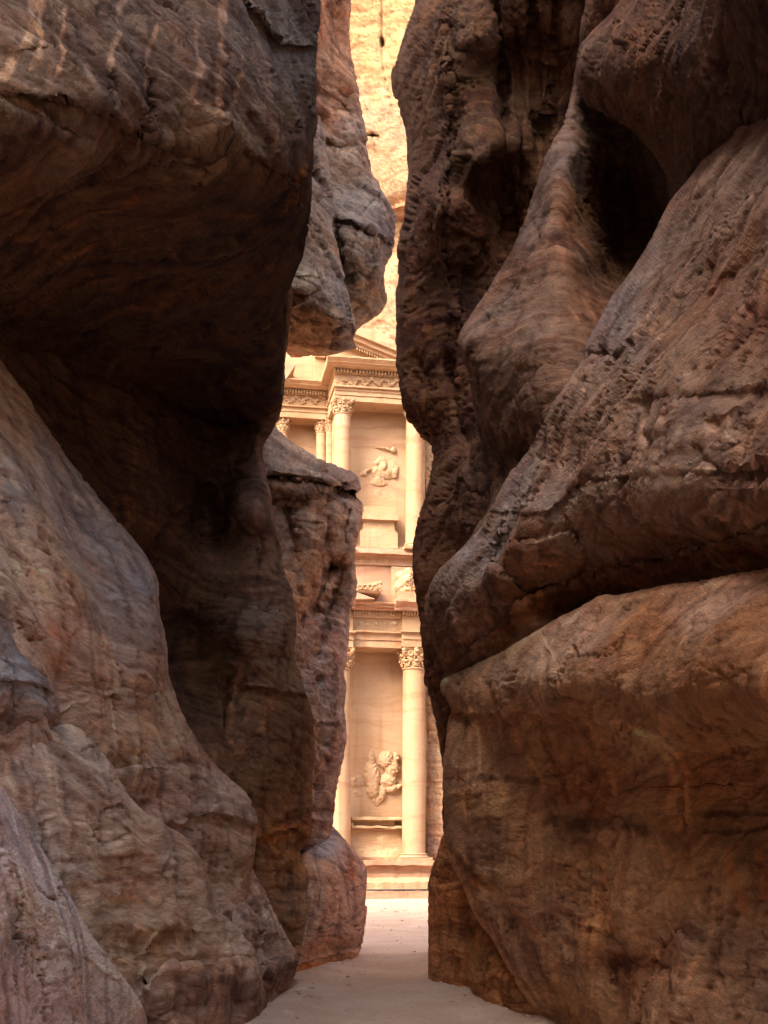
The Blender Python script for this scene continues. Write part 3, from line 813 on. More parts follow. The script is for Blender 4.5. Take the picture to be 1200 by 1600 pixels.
rock("rock_slope", [(2400, -900), (1600, -350), (1400, -120), (1200, 130), (1130, 210), (1085, 270), (1050, 312), (1020, 370), (990, 420), (950, 480), (916, 540), (912, 560), (870, 620), (830, 690), (790, 750), (760, 800), (740, 836), (690, 890), (667, 930), (663, 962), (672, 1000), (690, 1040), (702, 1075),
     (760, 1060), (850, 1020), (1000, 960), (1200, 930), (1600, 890), (2400, 830)],
     [(2300, -500, 6), (2300, 300, 3.8), (2300, 800, 3.5), (1700, 0, 8.2), (1200, 130, 14.2), (1050, 312, 15.2), (990, 420, 15.6), (914, 550, 16.6), (830, 690, 17.8), (740, 836, 19.2), (665, 945, 21), (690, 1040, 21),
      (1400, 300, 7.5), (1200, 300, 11.4), (1200, 500, 9.6), (1200, 700, 8.2), (1200, 800, 8.1), (1200, 850, 9.4), (1200, 885, 11.2), (1100, 450, 12.4), (1100, 600, 10.9), (1100, 740, 9.9), (1100, 820, 10.5), (1100, 860, 12.0), (1100, 905, 13.8), (1000, 560, 13.2), (1000, 700, 12.1), (1000, 800, 11.9), (1000, 860, 13.4), (1000, 900, 15.2), (1000, 930, 16), (920, 640, 14.8), (900, 760, 14.3), (900, 860, 15.2), (900, 900, 16.6), (900, 945, 18), (820, 800, 16), (800, 880, 16.4), (800, 960, 17.4), (850, 1000, 17.4), (720, 920, 18.6), (720, 980, 18.8), (760, 1010, 18.9), (720, 1040, 20.2)],
     "broad brown sandstone slope on the right with pitted bedding", M_RIGHT, roll=0.35, thick=5, strata=.05, big=.12, mid=0.04, fine=0.018, pits=0.03, terr=.035, sfreq=2.0, dip=(-.35, .1),
     feats=[('step', [(930, 748), (1000, 744), (1080, 738), (1140, 738), (1210, 728)], 5, -.12), ('groove', [(930, 750), (1000, 746), (1080, 739), (1140, 740), (1210, 730)], 2.5, .10),
            ('pit', [(1120, 665, 10, 14), (1140, 660, 9, 18), (1018, 688, 9, 13), (918, 600, 13, 9), (1012, 640, 10, 22), (940, 555, 28, 6)], 1, .22), ('groove', [(1015, 640), (1000, 700), (960, 745), (920, 790), (905, 840)], 6, .20), ('step', [(1200, 605), (1100, 615), (1020, 622)], 8, .10),
            ('step', [(820, 850), (890, 835), (910, 880), (870, 900)], 10, .25), ('step', [(780, 830), (775, 880), (800, 910)], 9, .35), ('groove', [(870, 610), (840, 650), (800, 720)], 5, .12), ('step', [(760, 800), (850, 800), (900, 760)], 8, -.12),
            ('groove', [(1060, 340), (1010, 430), (960, 500)], 4, .05), ('step', [(1200, 820), (1100, 850), (1000, 880), (900, 900), (800, 950), (720, 1030)], 10, -.3)],
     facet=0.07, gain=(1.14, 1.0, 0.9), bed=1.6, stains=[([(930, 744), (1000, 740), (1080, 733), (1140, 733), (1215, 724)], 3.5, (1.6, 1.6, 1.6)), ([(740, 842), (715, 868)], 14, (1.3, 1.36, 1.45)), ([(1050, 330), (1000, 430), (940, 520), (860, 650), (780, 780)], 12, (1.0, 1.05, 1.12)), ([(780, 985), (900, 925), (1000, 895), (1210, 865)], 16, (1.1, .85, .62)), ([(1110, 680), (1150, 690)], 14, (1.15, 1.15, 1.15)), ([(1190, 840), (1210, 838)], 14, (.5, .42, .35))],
     grit=0.009, crack=0.04, tint=T((1150, 250, (.32, .25, .22)), (1050, 370, (.31, .24, .21)), (950, 500, (.32, .28, .28)), (1150, 400, (.34, .24, .18)), (1050, 500, (.34, .25, .19)), (1150, 520, (.38, .24, .18)), (950, 600, (.38, .29, .23)), (1150, 620, (.40, .30, .24)), (1050, 690, (.42, .33, .27)), (900, 680, (.36, .26, .20)), (1150, 770, (.38, .30, .25)), (1000, 780, (.38, .29, .24)),
            (800, 760, (.34, .29, .27)), (740, 840, (.40, .38, .39)), (850, 820, (.34, .24, .18)), (720, 900, (.34, .27, .24)), (700, 980, (.32, .20, .14)), (850, 930, (.34, .20, .11)), (1000, 880, (.34, .20, .12)), (1150, 860, (.36, .22, .12))))

rock("rock_base_wall", [(688, 1078), (690, 1062), (710, 1050), (760, 1030), (805, 1005), (850, 980), (930, 938), (1000, 920), (1100, 903), (1200, 885), (1600, 830), (2400, 700), (2400, 2000), (1400, 1900), (880, 1700), (845, 1600), (810, 1535), (775, 1480), (745, 1430), (720, 1375), (703, 1340), (695, 1300), (693, 1260), (692, 1200), (697, 1150), (704, 1112), (698, 1095)],
     [(690, 1070, 21), (760, 1032, 18.6), (850, 982, 15.8), (1000, 922, 12.2), (1200, 888, 8.9), (1500, 850, 6), (2300, 800, 3.2), (2300, 1400, 3.2), (2300, 1900, 3.1), (1600, 1800, 5.0), (720, 1080, 19.6), (800, 1050, 16), (860, 1040, 13.9), (1000, 1030, 11.0), (1200, 1000, 7.6), (1200, 1100, 7.4), (1000, 1100, 10.8), (860, 1100, 14.0), (760, 1110, 18), (704, 1112, 20.8),
      (700, 1180, 20.4), (780, 1180, 18), (860, 1150, 15.9), (950, 1145, 13.6), (1020, 1190, 12.3), (1100, 1165, 10.7), (1200, 1165, 9.2), (1100, 1125, 9.3), (1200, 1350, 8.8), (1040, 1350, 11.6), (900, 1300, 15), (780, 1300, 18.0), (700, 1300, 20.4), (745, 1430, 19.8), (820, 1400, 17.0), (900, 1420, 15), (845, 1600, 18.4), (900, 1560, 15.4), (1000, 1500, 12.2), (1200, 1500, 8.4), (1000, 1620, 11.4), (1200, 1620, 7.8), (830, 1500, 17.2)],
     "undercut brown rock wall with a jutting ledge at lower right", M_RIGHT, roll=0.22, thick=3.5, strata=.04, big=.10, mid=.04, fine=0.012, pits=0.02, dip=(-.1, .05),
     feats=[('groove', [(848, 1000), (852, 1030), (845, 1060), (838, 1090)], 8, .35), ('step', [(850, 1000), (870, 1040), (865, 1080)], 8, .2), ('pit', [(885, 1086, 18, 6), (920, 1205, 14, 10), (980, 1510, 50, 16)], 1, .22), ('step', [(705, 1115), (800, 1120), (880, 1125), (960, 1130), (1040, 1165), (1120, 1175), (1210, 1160)], 12, -.25),
            ('step', [(1000, 1130), (1050, 1180), (1075, 1240), (1085, 1330)], 10, -.18), ('step', [(915, 1135), (950, 1200), (965, 1270)], 9, -.12), ('step', [(730, 1350), (790, 1410), (850, 1480), (900, 1600)], 12, -.2), ('groove', [(840, 960), (900, 990), (1000, 985), (1200, 965)], 3, .04)],
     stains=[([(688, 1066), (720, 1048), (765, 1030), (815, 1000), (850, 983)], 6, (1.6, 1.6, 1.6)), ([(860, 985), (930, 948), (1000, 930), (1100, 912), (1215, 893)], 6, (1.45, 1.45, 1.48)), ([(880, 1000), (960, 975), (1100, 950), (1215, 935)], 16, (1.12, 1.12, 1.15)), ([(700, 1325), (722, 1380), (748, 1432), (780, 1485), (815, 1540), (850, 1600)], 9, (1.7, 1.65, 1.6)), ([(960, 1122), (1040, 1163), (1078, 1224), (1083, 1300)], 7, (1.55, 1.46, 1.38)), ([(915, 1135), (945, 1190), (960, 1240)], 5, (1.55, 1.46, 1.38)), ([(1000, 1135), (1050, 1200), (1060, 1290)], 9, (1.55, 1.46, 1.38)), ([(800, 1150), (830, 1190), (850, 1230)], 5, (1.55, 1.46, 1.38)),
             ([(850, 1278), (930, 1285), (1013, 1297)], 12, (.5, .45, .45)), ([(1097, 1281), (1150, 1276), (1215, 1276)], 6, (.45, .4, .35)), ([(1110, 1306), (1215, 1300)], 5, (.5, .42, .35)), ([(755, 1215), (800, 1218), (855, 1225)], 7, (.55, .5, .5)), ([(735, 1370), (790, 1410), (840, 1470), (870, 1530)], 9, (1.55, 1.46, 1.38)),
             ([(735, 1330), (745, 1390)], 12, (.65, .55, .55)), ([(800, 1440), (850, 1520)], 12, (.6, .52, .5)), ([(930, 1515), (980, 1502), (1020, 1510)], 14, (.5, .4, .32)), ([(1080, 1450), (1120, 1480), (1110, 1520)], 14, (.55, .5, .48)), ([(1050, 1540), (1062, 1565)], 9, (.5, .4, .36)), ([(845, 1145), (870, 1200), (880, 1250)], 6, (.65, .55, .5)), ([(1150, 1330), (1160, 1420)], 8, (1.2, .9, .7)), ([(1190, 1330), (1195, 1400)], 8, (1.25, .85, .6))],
     facet=0.04, gain=(1.42, 1.12, 0.84), bed=1.8, grit=0.006, vary=0.75, streak=0.6, tint=T((700, 1065, (.42, .36, .33)), (780, 1050, (.40, .32, .28)), (900, 970, (.40, .32, .29)), (1100, 930, (.40, .31, .28)), (870, 1030, (.40, .32, .27)), (1000, 1010, (.36, .23, .15)), (1150, 1000, (.34, .21, .13)), (1100, 1100, (.32, .18, .10)), (900, 1080, (.36, .23, .15)), (760, 1120, (.38, .25, .17)), (720, 1200, (.36, .26, .20)),
            (830, 1180, (.40, .27, .16)), (1000, 1160, (.44, .33, .23)), (930, 1230, (.36, .20, .11)), (800, 1230, (.24, .15, .12)), (780, 1270, (.40, .29, .18)), (900, 1300, (.24, .16, .12)), (1050, 1270, (.36, .23, .14)), (1150, 1230, (.38, .23, .12)), (1150, 1310, (.26, .17, .10)), (760, 1320, (.22, .15, .13)), (900, 1350, (.38, .26, .16)), (1100, 1380, (.36, .24, .15)),
            (770, 1380, (.42, .31, .22)), (800, 1430, (.30, .21, .17)), (880, 1420, (.28, .20, .17)), (850, 1480, (.40, .32, .26)), (830, 1500, (.26, .18, .15)), (980, 1440, (.40, .28, .19)), (980, 1510, (.24, .13, .08)), (1130, 1480, (.26, .19, .16)), (1080, 1560, (.34, .25, .20)), (900, 1560, (.40, .29, .20)), (1160, 1590, (.32, .25, .21))))

rock("gorge_foot", [(720, 1270), (700, 1290), (690, 1306), (680, 1340), (670, 1372), (668, 1400), (670, 1450), (671, 1500), (672, 1542), (700, 1552), (735, 1560), (780, 1520), (770, 1400), (740, 1290)],
     [(690, 1300, 25), (669, 1380, 24.8), (671, 1480, 24.6), (673, 1540, 23.8), (735, 1555, 22.2), (700, 1400, 23.6), (705, 1480, 23.2), (740, 1450, 23), (710, 1320, 24.2)],
     "slim orange rock foot at the right of the opening", M_FAR, step=2.0, roll=0.22, thick=2, big=.08, mid=.06, pits=0.02, strata=.04,
     feats=[('pit', [(708, 1510, 14, 14)], 1, .25), ('groove', [(735, 1430), (733, 1490), (726, 1545)], 4, .25), ('groove', [(690, 1330), (680, 1370), (690, 1400)], 3, .12)],
     facet=0.1, gain=(1.6, 1.25, 0.95), grit=0.007, tint=T((690, 1340, (.42, .25, .14)), (690, 1420, (.42, .25, .14)), (700, 1470, (.38, .23, .13)), (705, 1515, (.26, .14, .08))))

rock("rock_boulder", [(752, 1420), (742, 1455), (736, 1480), (730, 1508), (733, 1536), (745, 1560), (780, 1582), (830, 1598), (880, 1612), (890, 1520), (820, 1440)],
     [(745, 1440, 22.5), (731, 1510, 21.8), (740, 1555, 21), (780, 1582, 19.6), (835, 1600, 18.4), (770, 1500, 20.2), (800, 1550, 19.2), (860, 1560, 18.4), (820, 1470, 20)],
     "low round brown rock at the foot of the right wall", M_RIGHT, step=2.0, roll=0.25, thick=1.8, big=.06, mid=.04, pits=0.02,
     facet=0.07, gain=(1.45, 1.15, 0.9), tint=T((750, 1480, (.38, .24, .13)), (760, 1540, (.32, .20, .11)), (820, 1570, (.26, .16, .10))))


# ------------------------------------------------------------------ the gorge above and behind the picture, far cliff, ground
def grid_faces(nu, nv):
    i = np.arange(nu * nv).reshape(nv, nu)
    return np.stack([i[:-1, :-1], i[:-1, 1:], i[1:, 1:], i[1:, :-1]], -1).reshape(-1, 4)


def massif(name, side, label):
    """one solid block of unseen plateau beside the gorge, shaped for the light: rough gorge face, flat top, outer end"""
    prof = []
    ys = np.linspace(-1.5 if side > 0 else -30, 29, 60)
    V = []
    nv = 40
    for y in ys:
        if side > 0:
            top, lean = 20 - 6 * sstep(15, 26, y), .34  # low and leaning back, to let skylight onto the left rocks
        else:
            top, lean = 42 - 28 * sstep(18, 28, y), .05  # tall, to keep the sun out of the gorge
        xin = 5.6 + 0.07 * max(0, 12 - y) - 1.3 * sstep(16, 27, y)
        col = [(xin + lean * z, y, z) for z in np.linspace(-1, top, nv)]
        col += [(45, y, top), (45, y, -1)]
        V += col
    V = np.array(V, float)
    V[:, 0] *= side
    nu = nv + 2
    noise = fbm(V * 0.22 + 5 * side, 4) * 0.9
    inner = np.tile(np.arange(nu) < nv, len(ys))
    V[inner, 0] += noise[inner]
    V[~inner, 2] += noise[~inner]
    f = grid_faces(nu, len(ys))
    if side < 0:
        f = f[:, ::-1]
    n = len(ys)
    cap0 = np.arange(nu)[None]
    cap1 = (np.arange(nu) + (n - 1) * nu)[None, ::-1]
    bot = np.array([[k * nu, (k + 1) * nu, (k + 1) * nu + nu - 1, k * nu + nu - 1] for k in range(n - 1)])
    if side < 0:
        bot = bot[:, ::-1]
    me = np_mesh(name, V, [f, cap0 if side < 0 else cap0[:, ::-1], cap1, bot], M_MASS)
    return link(name, me, label=label, kind="structure")


M_MASS = rock_material("plateau_sandstone", tintattr=False, base=(.36, .24, .17), size=2.5)
massif("unseen_plateau_left", -1, "unseen rock plateau behind the left gorge rocks, raised to block the sun")
massif("unseen_plateau_right", 1, "unseen rock plateau behind the right gorge rocks, kept low for skylight")

# ground: one sheet to the horizon, finer where it is seen
xs = np.concatenate([np.linspace(-300, -10, 30), np.linspace(-9.5, -3.1, 40), np.linspace(-3, 3, 220), np.linspace(3.1, 9.5, 40), np.linspace(10, 300, 30)])
ys = np.concatenate([np.linspace(-120, 8, 40), np.linspace(8.4, 16.9, 60), np.linspace(17, 30, 380), np.linspace(30.1, 34, 30), np.linspace(34.3, 72, 120), np.linspace(75, 400, 30)])
X, Y = np.meshgrid(xs, ys)
V = np.stack([X.ravel(), Y.ravel(), np.zeros(X.size)], 1)
near = sstep(9, 1, V[:, 1])
V[:, 2] += near * 0.5
seen = (np.abs(V[:, 0]) < 12) & (V[:, 1] < 75)
und = fbm(np.stack([V[:, 0] * .5, V[:, 1] * .5, V[:, 1] * 0], 1), 3) * .05 + fbm(np.stack([V[:, 0] * 3, V[:, 1] * 3, V[:, 1] * 0 + 4], 1), 3) * .012
edge = np.minimum(np.abs(V[:, 0] + 1.9 - 0.07 * (V[:, 1] - 18)), np.abs(V[:, 0] - 2.3 + 0.1 * (V[:, 1] - 18)))
drift = 0.10 * np.exp(-(edge / 0.6) ** 2) * (V[:, 1] < 30)
fp = np.zeros(len(V))
rf = random.Random(4)
nearm = np.where((np.abs(V[:, 0]) < 3) & (V[:, 1] > 16) & (V[:, 1] < 31))[0]
pnv = V[nearm]
acc = np.zeros(len(nearm))
for k in range(170):
    cx, cy, an = rf.uniform(-1.7, 2.0), rf.uniform(16.5, 30.5), rf.gauss(0, .35)
    dx, dy = pnv[:, 0] - cx, pnv[:, 1] - cy
    a_, b_ = dx * math.cos(an) + dy * math.sin(an), -dx * math.sin(an) + dy * math.cos(an)
    e_ = (a_ / .055) ** 2 + (b_ / .15) ** 2
    acc += -.022 * np.exp(-e_ ** 1.5) + .010 * np.exp(-(np.sqrt(e_) - 1.5) ** 2 * 4)
fp[nearm] = acc + .008 * fbm(np.stack([pnv[:, 0] * 9, pnv[:, 1] * 9, pnv[:, 1] * 0 + 7], 1), 3)
V[:, 2] += seen * (und + drift) + fp
V_GROUND = V.copy()
me = np_mesh("ground", V, [grid_faces(len(xs), len(ys))], M_SAND)
link("ground", me, label="pale sandy floor running out of the gorge to the temple", kind="structure")

# ------------------------------------------------------------------ temple front cut into the far cliff
ROT = math.radians(10)
UA, WA = np.array([math.cos(ROT), math.sin(ROT), 0]), np.array([-math.sin(ROT), math.cos(ROT), 0])
CAMP = np.array([0, 0, CAMZ])
FO = CAMP + 70.0 * np.array([(646 - HX) / F, 1, (HY - 1345) / F])
FO[2] = 0
front = link("temple_front", None, label="carved pale sandstone temple front with columns seen through the gorge", cat="temple")
front.location = FO
front.rotation_euler = (0, 0, ROT)


def L(px, py, w):
    r = np.array([(px - HX) / F, 1, (HY - py) / F])
    t = (w + (FO - CAMP) @ WA) / (r @ WA)
    p = CAMP + t * r
    return (p - FO) @ UA, p[2]


class MB:
    def __init__(s):
        s.v, s.f = [], []

    def add(s, V, Fs):
        o = len(s.v)
        s.v += [tuple(x) for x in V]
        s.f += [tuple(i + o for i in f) for f in Fs]

    def prism(s, prof, u0, u1, seg=0.35, er=0.02):
        """profile of (w, z) points, run along u, slightly eroded"""
        n = max(1, int(abs(u1 - u0) / seg))
        prof = np.asarray(prof, float)
        k = len(prof)
        V = []
        for i in range(n + 1):
            u = u0 + (u1 - u0) * i / n
            for w, z in prof:
                V.append((u, w, z))
        V = np.array(V)
        if er:
            V[:, 1] += er * fbm(V * 1.9 + 3, 3)
            V[:, 2] += er * 0.8 * fbm(V * 1.7 + 33, 3)
        Fs = []
        for i in range(n):
            for j in range(k):
                a, b = i * k + j, i * k + (j + 1) % k
                Fs.append((a, b, b + k, a + k))
        Fs.append(tuple(range(k))[::-1])
        Fs.append(tuple(n * k + j for j in range(k)))
        s.add(V, Fs)

    def box(s, u0, u1, w0, w1, z0, z1, er=0.02, seg=0.35):
        s.prism([(w0, z0), (w0, z1), (w1, z1), (w1, z0)], u0, u1, seg, er)

    def poly(s, pts, w0, w1):
        """outline in (u, z) pushed from w0 back to w1"""
        k = len(pts)
        V = [(u, w0, z) for u, z in pts] + [(u, w1, z) for u, z in pts]
        Fs = [tuple(range(k)), tuple(range(2 * k - 1, k - 1, -1))]
        Fs += [(j, j + k, (j + 1) % k + k, (j + 1) % k) for j in range(k)]
        s.add(V, Fs)

    def lathe(s, cu, cw, prof, n=32, er=0.0):
        k = len(prof)
        V = []
        for r, z in prof:
            for i in range(n):
                a = 2 * math.pi * i / n
                V.append((cu + r * math.cos(a), cw + r * math.sin(a), z))
        V = np.array(V)
        if er:
            e = er * fbm(V * 1.6 + 9, 3)
            V[:, 0] += e
            V[:, 1] += e
        Fs = [(j * n + i, j * n + (i + 1) % n, (j + 1) * n + (i + 1) % n, (j + 1) * n + i) for j in range(k - 1) for i in range(n)]
        Fs.append(tuple(range(n))[::-1])
        Fs.append(tuple((k - 1) * n + i for i in range(n)))
        s.add(V, Fs)

    def blob(s, c, r, nu=8, nv=6, rot=None):
        V = [(0, 0, -1)]
        for j in range(1, nv):
            t = -math.pi / 2 + math.pi * j / nv
            for i in range(nu):
                a = 2 * math.pi * i / nu
                V.append((math.cos(t) * math.cos(a), math.cos(t) * math.sin(a), math.sin(t)))
        V.append((0, 0, 1))
        V = np.array(V) * np.asarray(r)
        if rot is not None:
            V = V @ np.asarray(rot).T
        V = V + np.asarray(c)
        Fs = [(0, 1 + (i + 1) % nu, 1 + i) for i in range(nu)]
        for j in range(nv - 2):
            Fs += [(1 + j * nu + i, 1 + j * nu + (i + 1) % nu, 1 + (j + 1) * nu + (i + 1) % nu, 1 + (j + 1) * nu + i) for i in range(nu)]
        t = len(V) - 1
        Fs += [(t, 1 + (nv - 2) * nu + i, 1 + (nv - 2) * nu + (i + 1) % nu) for i in range(nu)]
        s.add(V, Fs)

    def build(s, name, mat, parent=front, kind=None, smooth=False, label=None):
        me = bpy.data.meshes.new(name)
        me.from_pydata(s.v, [], s.f)
        bm = bmesh.new()
        bm.from_mesh(me)
        bmesh.ops.recalc_face_normals(bm, faces=bm.faces)
        bm.to_mesh(me)
        bm.free()
        me.materials.append(mat)
        if smooth:
            me.polygons.foreach_set("use_smooth", [True] * len(me.polygons))
            me.set_sharp_from_angle(angle=math.radians(40))
        return link(name, me, parent, kind=kind, label=label)


def ry(a):
    c, s_ = math.cos(a), math.sin(a)
    return np.array([[c, -s_, 0], [s_, c, 0], [0, 0, 1]])


def column(pxc, pxr, pyb, pycb, pyct, w, pyf=None, mat=None):
    """shaft is the part; capital and base are its sub-parts"""
    mat = mat or M_CARVED
    u, zb = L(pxc, pyb, w)
    R = abs(L(pxc + pxr, pyb, w)[0] - u)
    zc, zt = L(pxc, pycb, w)[1], L(pxc, pyct, w - R)[1]
    m = MB()
    zs = np.linspace(zb, zc, 22)
    m.lathe(u, w, [(R * (1 - 0.07 * ((z - zb) / (zc - zb)) ** 2), z) for z in zs], 36, 0.012)
    sh = m.build("column", mat, smooth=True)
    Rt = R * .93
    H = zt - zc
    c = MB()
    c.lathe(u, w, [(Rt * 1.02, zc), (Rt * 1.12, zc + .03 * H), (Rt * 1.12, zc + .07 * H), (Rt * .98, zc + .1 * H), (Rt * 1.0, zc + .4 * H), (Rt * 1.08, zc + .65 * H), (Rt * 1.3, zc + .86 * H)], 24, .01)
    for row, (zf, hh, rr, off) in enumerate(((.12, .30, 1.08, 0), (.34, .32, 1.14, .5), (.58, .26, 1.24, 0))):
        for k in range(8):
            a = 2 * math.pi * (k + off) / 8 - math.pi / 2
            ca, sa = math.cos(a), math.sin(a)
            M = ry(a)
            c.blob((u + ca * Rt * rr, w + sa * Rt * rr, zc + (zf + hh * .45) * H), (Rt * .16, Rt * .34, hh * H * .55), 8, 6, M)
            c.blob((u + ca * Rt * (rr + .2), w + sa * Rt * (rr + .2), zc + (zf + hh * .85) * H), (Rt * .17, Rt * .24, H * .075), 8, 5, M)
            for q_ in (-.25, .25):
                c.blob((u + math.cos(a + q_) * Rt * (rr + .1), w + math.sin(a + q_) * Rt * (rr + .1), zc + (zf + hh * .55) * H), (Rt * .1, Rt * .1, H * .06), 6, 4, M)
    for k in range(4):
        a = math.pi / 4 + k * math.pi / 2
        ca, sa = math.cos(a), math.sin(a)
        for j, (dr, dz, rd) in enumerate(((1.35, .70, .13), (1.52, .78, .17), (1.62, .86, .16), (1.48, .88, .13))):
            c.blob((u + ca * Rt * dr, w + sa * Rt * dr, zc + dz * H), (rd * Rt * 1.3, rd * Rt * 1.3, rd * H * .55), 8, 6)
        a2 = k * math.pi / 2
        c.blob((u + math.cos(a2) * Rt * 1.28, w + math.sin(a2) * Rt * 1.28, zc + .9 * H), (Rt * .22, Rt * .22, H * .09), 8, 6)
    # abacus with hollowed sides
    ring = []
    for k in range(4):
        a0 = -math.pi / 4 + k * math.pi / 2
        for t in np.linspace(0, 1, 7)[:-1]:
            p0 = np.array([math.cos(a0), math.sin(a0)]) * Rt * 1.78
            p1 = np.array([math.cos(a0 + math.pi / 2), math.sin(a0 + math.pi / 2)]) * Rt * 1.78
            p = p0 * (1 - t) + p1 * t
            ring.append(p * (1 - .13 * math.sin(math.pi * t)))
    n = len(ring)
    V = [(u + p[0] * s_, w + p[1] * s_, z) for z, s_ in ((zc + .88 * H, .94), (zc + .92 * H, 1.0), (zt, 1.0)) for p in ring]
    c.add(V, [(j * n + i, j * n + (i + 1) % n, (j + 1) * n + (i + 1) % n, (j + 1) * n + i) for j in range(2) for i in range(n)] + [tuple(range(n))[::-1], tuple(2 * n + i for i in range(n))])
    c.build("capital", mat, sh, smooth=True)
    if pyf:
        zf = L(pxc, pyf, w - R * 1.3)[1]
        d = zb - zf
        b = MB()
        b.lathe(u, w, [(R * 1.3, zf + .40 * d), (R * 1.34, zf + .5 * d), (R * 1.3, zf + .62 * d), (R * 1.14, zf + .68 * d), (R * 1.12, zf + .78 * d), (R * 1.2, zf + .86 * d), (R * 1.18, zf + .95 * d), (R * 1.02, zb)], 32)
        b.box(u - R * 1.36, u + R * 1.36, w - R * 1.36, w + R * 1.36, zf, zf + .42 * d, .01)
        b.build("base", mat, sh, smooth=True)
    return sh


def band(name, px0, px1, items, py0, back, mat=M_CARVED, er=.025, refw=None, du=None):
    """stack of courses: items (py_top, w, extra overhang at the left end); first course starts at py0"""
    m = MB()
    pm = 0.5 * (px0 + px1)
    z = L(pm, py0, items[0][1])[1]
    u0, u1 = L(px0, py0, items[0][1])[0], L(px1, py0, items[0][1])[0]
    for it in items:
        z1 = L(pm, it[0], it[1])[1]
        e = it[2] if len(it) > 2 else 0
        m.box(u0 - e, u1 + e, it[1], back, z, z1 - 0.002, er)
        z = z1
    return m.build(name, mat), z, u0, u1


def dentils(px0, px1, py0, py1, w, dep, pitch, name="dentil_row", mat=M_CARVED):
    m = MB()
    u0, u1 = L(px0, py0, w)[0], L(px1, py0, w)[0]
    z0, z1 = L((px0 + px1) / 2, py0, w)[1], L((px0 + px1) / 2, py1, w)[1]
    n = int((u1 - u0) / pitch)
    r = random.Random(3)
    for i in range(n):
        u = u0 + (i + .2) * pitch
        k = r.random()
        if k < .05:
            continue
        m.box(u, u + pitch * .58, w, w + dep, z0 + (.05 * k if k > .8 else 0), z1, .012, 5)
    return m.build(name, mat, kind="stuff")


# walls ------------------------------------------------
def wall(name, px0, px1, py0, py1, w, back, mat, er=.03):
    m = MB()
    u0, u1 = L(px0, py0, w)[0], L(px1, py0, w)[0]
    z0, z1 = L((px0 + px1) / 2, py0, w)[1], L((px0 + px1) / 2, py1, w)[1]
    nx, nz = max(2, int((u1 - u0) / .3)), max(2, int((z1 - z0) / .3))
    X, Z = np.meshgrid(np.linspace(u0, u1, nx), np.linspace(z0, z1, nz))
    V = np.stack([X.ravel(), np.full(X.size, float(w)), Z.ravel()], 1)
    V[:, 1] += er * fbm(V * np.array([.7, 1, 1.1]) + 5, 4)
    Fs = grid_faces(nx, nz)
    m.add(V, [tuple(f) for f in Fs])
    m.box(u0, u1, w + .12, back, z0, z1, 0, 50)
    return m.build(name, mat, smooth=True)


wall("wall", 410, 672, 1350, 1000, 1.3, 4.5, M_CARVED)
wall("attic_wall", 410, 668, 944, 850, .25, 4.5, M_PINK)
wall("wall", 524, 664, 860, 622, 1.0, 4.4, M_CARVED)
wall("wall", 395, 523, 860, 640, 3.8, 5.6, M_CARVED)

# lower order ------------------------------------------
column(646.5, 17.8, 1333, 1048, 1011, 0.0, 1345)
column(530, 17.8, 1333, 1048, 1011, 0.0, 1345)
band("architrave", 410, 668, [(999, -.5), (989, -.57), (987, -.68), (984, -.8)], 1010, 1.3)
for a_, b_ in ((509, 552), (628.5, 671)):
    band("architrave_projection", a_, b_, [(999, -.82), (990, -.9), (988, -1.0, .05), (985, -1.12, .1)], 1010.5, -.5)
    band("frieze_projection", a_ + .5, b_ - .5, [(963, -.8)], 985, -.45)
band("frieze", 410, 668, [(964, -.46)], 984, 1.3)
dentils(552, 627, 961, 955, -.78, .3, .165)
dentils(509, 551, 961, 955, -1.1, .4, .165)
dentils(629, 668, 961, 955, -1.1, .4, .165)
band("bed_moulding", 410, 668, [(961, -.64), (953.8, -.66)], 963.5, 1.3)
m = MB()
u0, u1 = L(410, 950, -1.0)[0], L(676, 950, -1.0)[0]
zc0 = L(590, 954, -.82)[1]
z1, z2, z3 = L(590, 948, -1.45)[1], L(590, 943, -1.6)[1], L(590, 938, -1.75)[1]
m.prism([(-.45, zc0), (-1.0, zc0), (-1.08, zc0 + .05), (-1.08, z1), (-1.25, z1 + .05), (-1.25, z2), (-1.45, z3 - .06), (-1.45, z3), (1.2, z3 + .1), (1.2, zc0)], u0, u1, .12, .05)
m.build("cornice", M_PINK)
for a_, b_ in ((507, 556), (618, 676)):
    m = MB()
    ua, ub = L(a_, 950, -1.6)[0], L(b_, 950, -1.6)[0]
    m.prism([(-.9, zc0 - .02), (-1.4, zc0 - .02), (-1.44, z1 + .04), (-1.6, z2), (-1.8, z3), (-1.8, z3 + .12), (-.9, z3 + .14)], ua, ub, .12, .05)
    m.build("cornice_projection", M_PINK)

# end of the lower pediment, acroterion, worn statue stump
for dy, w in ((0, -1.95), (5, -1.7), (9.5, -1.5), (13, -1.25)):
    m = MB()
    pts = [L(410, 872 + dy, w), L(586 - dy * 1.2, 935.5, w), L(410, 936, w)]
    m.poly([pts[2], pts[1], pts[0]], w, .25)
    m.build("raking_cornice", M_PINK)
m = MB()
pts = [L(x, y, -1.3) for x, y in ((548, 926), (588, 926), (596, 921), (598, 913), (594, 908), (586, 909), (572, 912), (558, 917), (548, 921))]
m.poly(pts, -1.3, .3)
r = random.Random(5)
for i in range(60):
    x, y = 552 + r.random() * 44, 910 + r.random() * 14
    if y < 921 - (x - 552) * .26:
        continue
    uu, zz = L(x, y, -1.3)
    m.blob((uu, -1.32, zz), (.05 + .05 * r.random(), .07, .05 + .05 * r.random()), 6, 5)
for x in (562, 570, 578, 586):
    uu, zz = L(x, 917.5, -1.3)
    for k in range(10):
        a = k * .628
        m.blob((uu + .13 * math.cos(a), -1.36, zz + .13 * math.sin(a)), (.045, .06, .045), 6, 4)
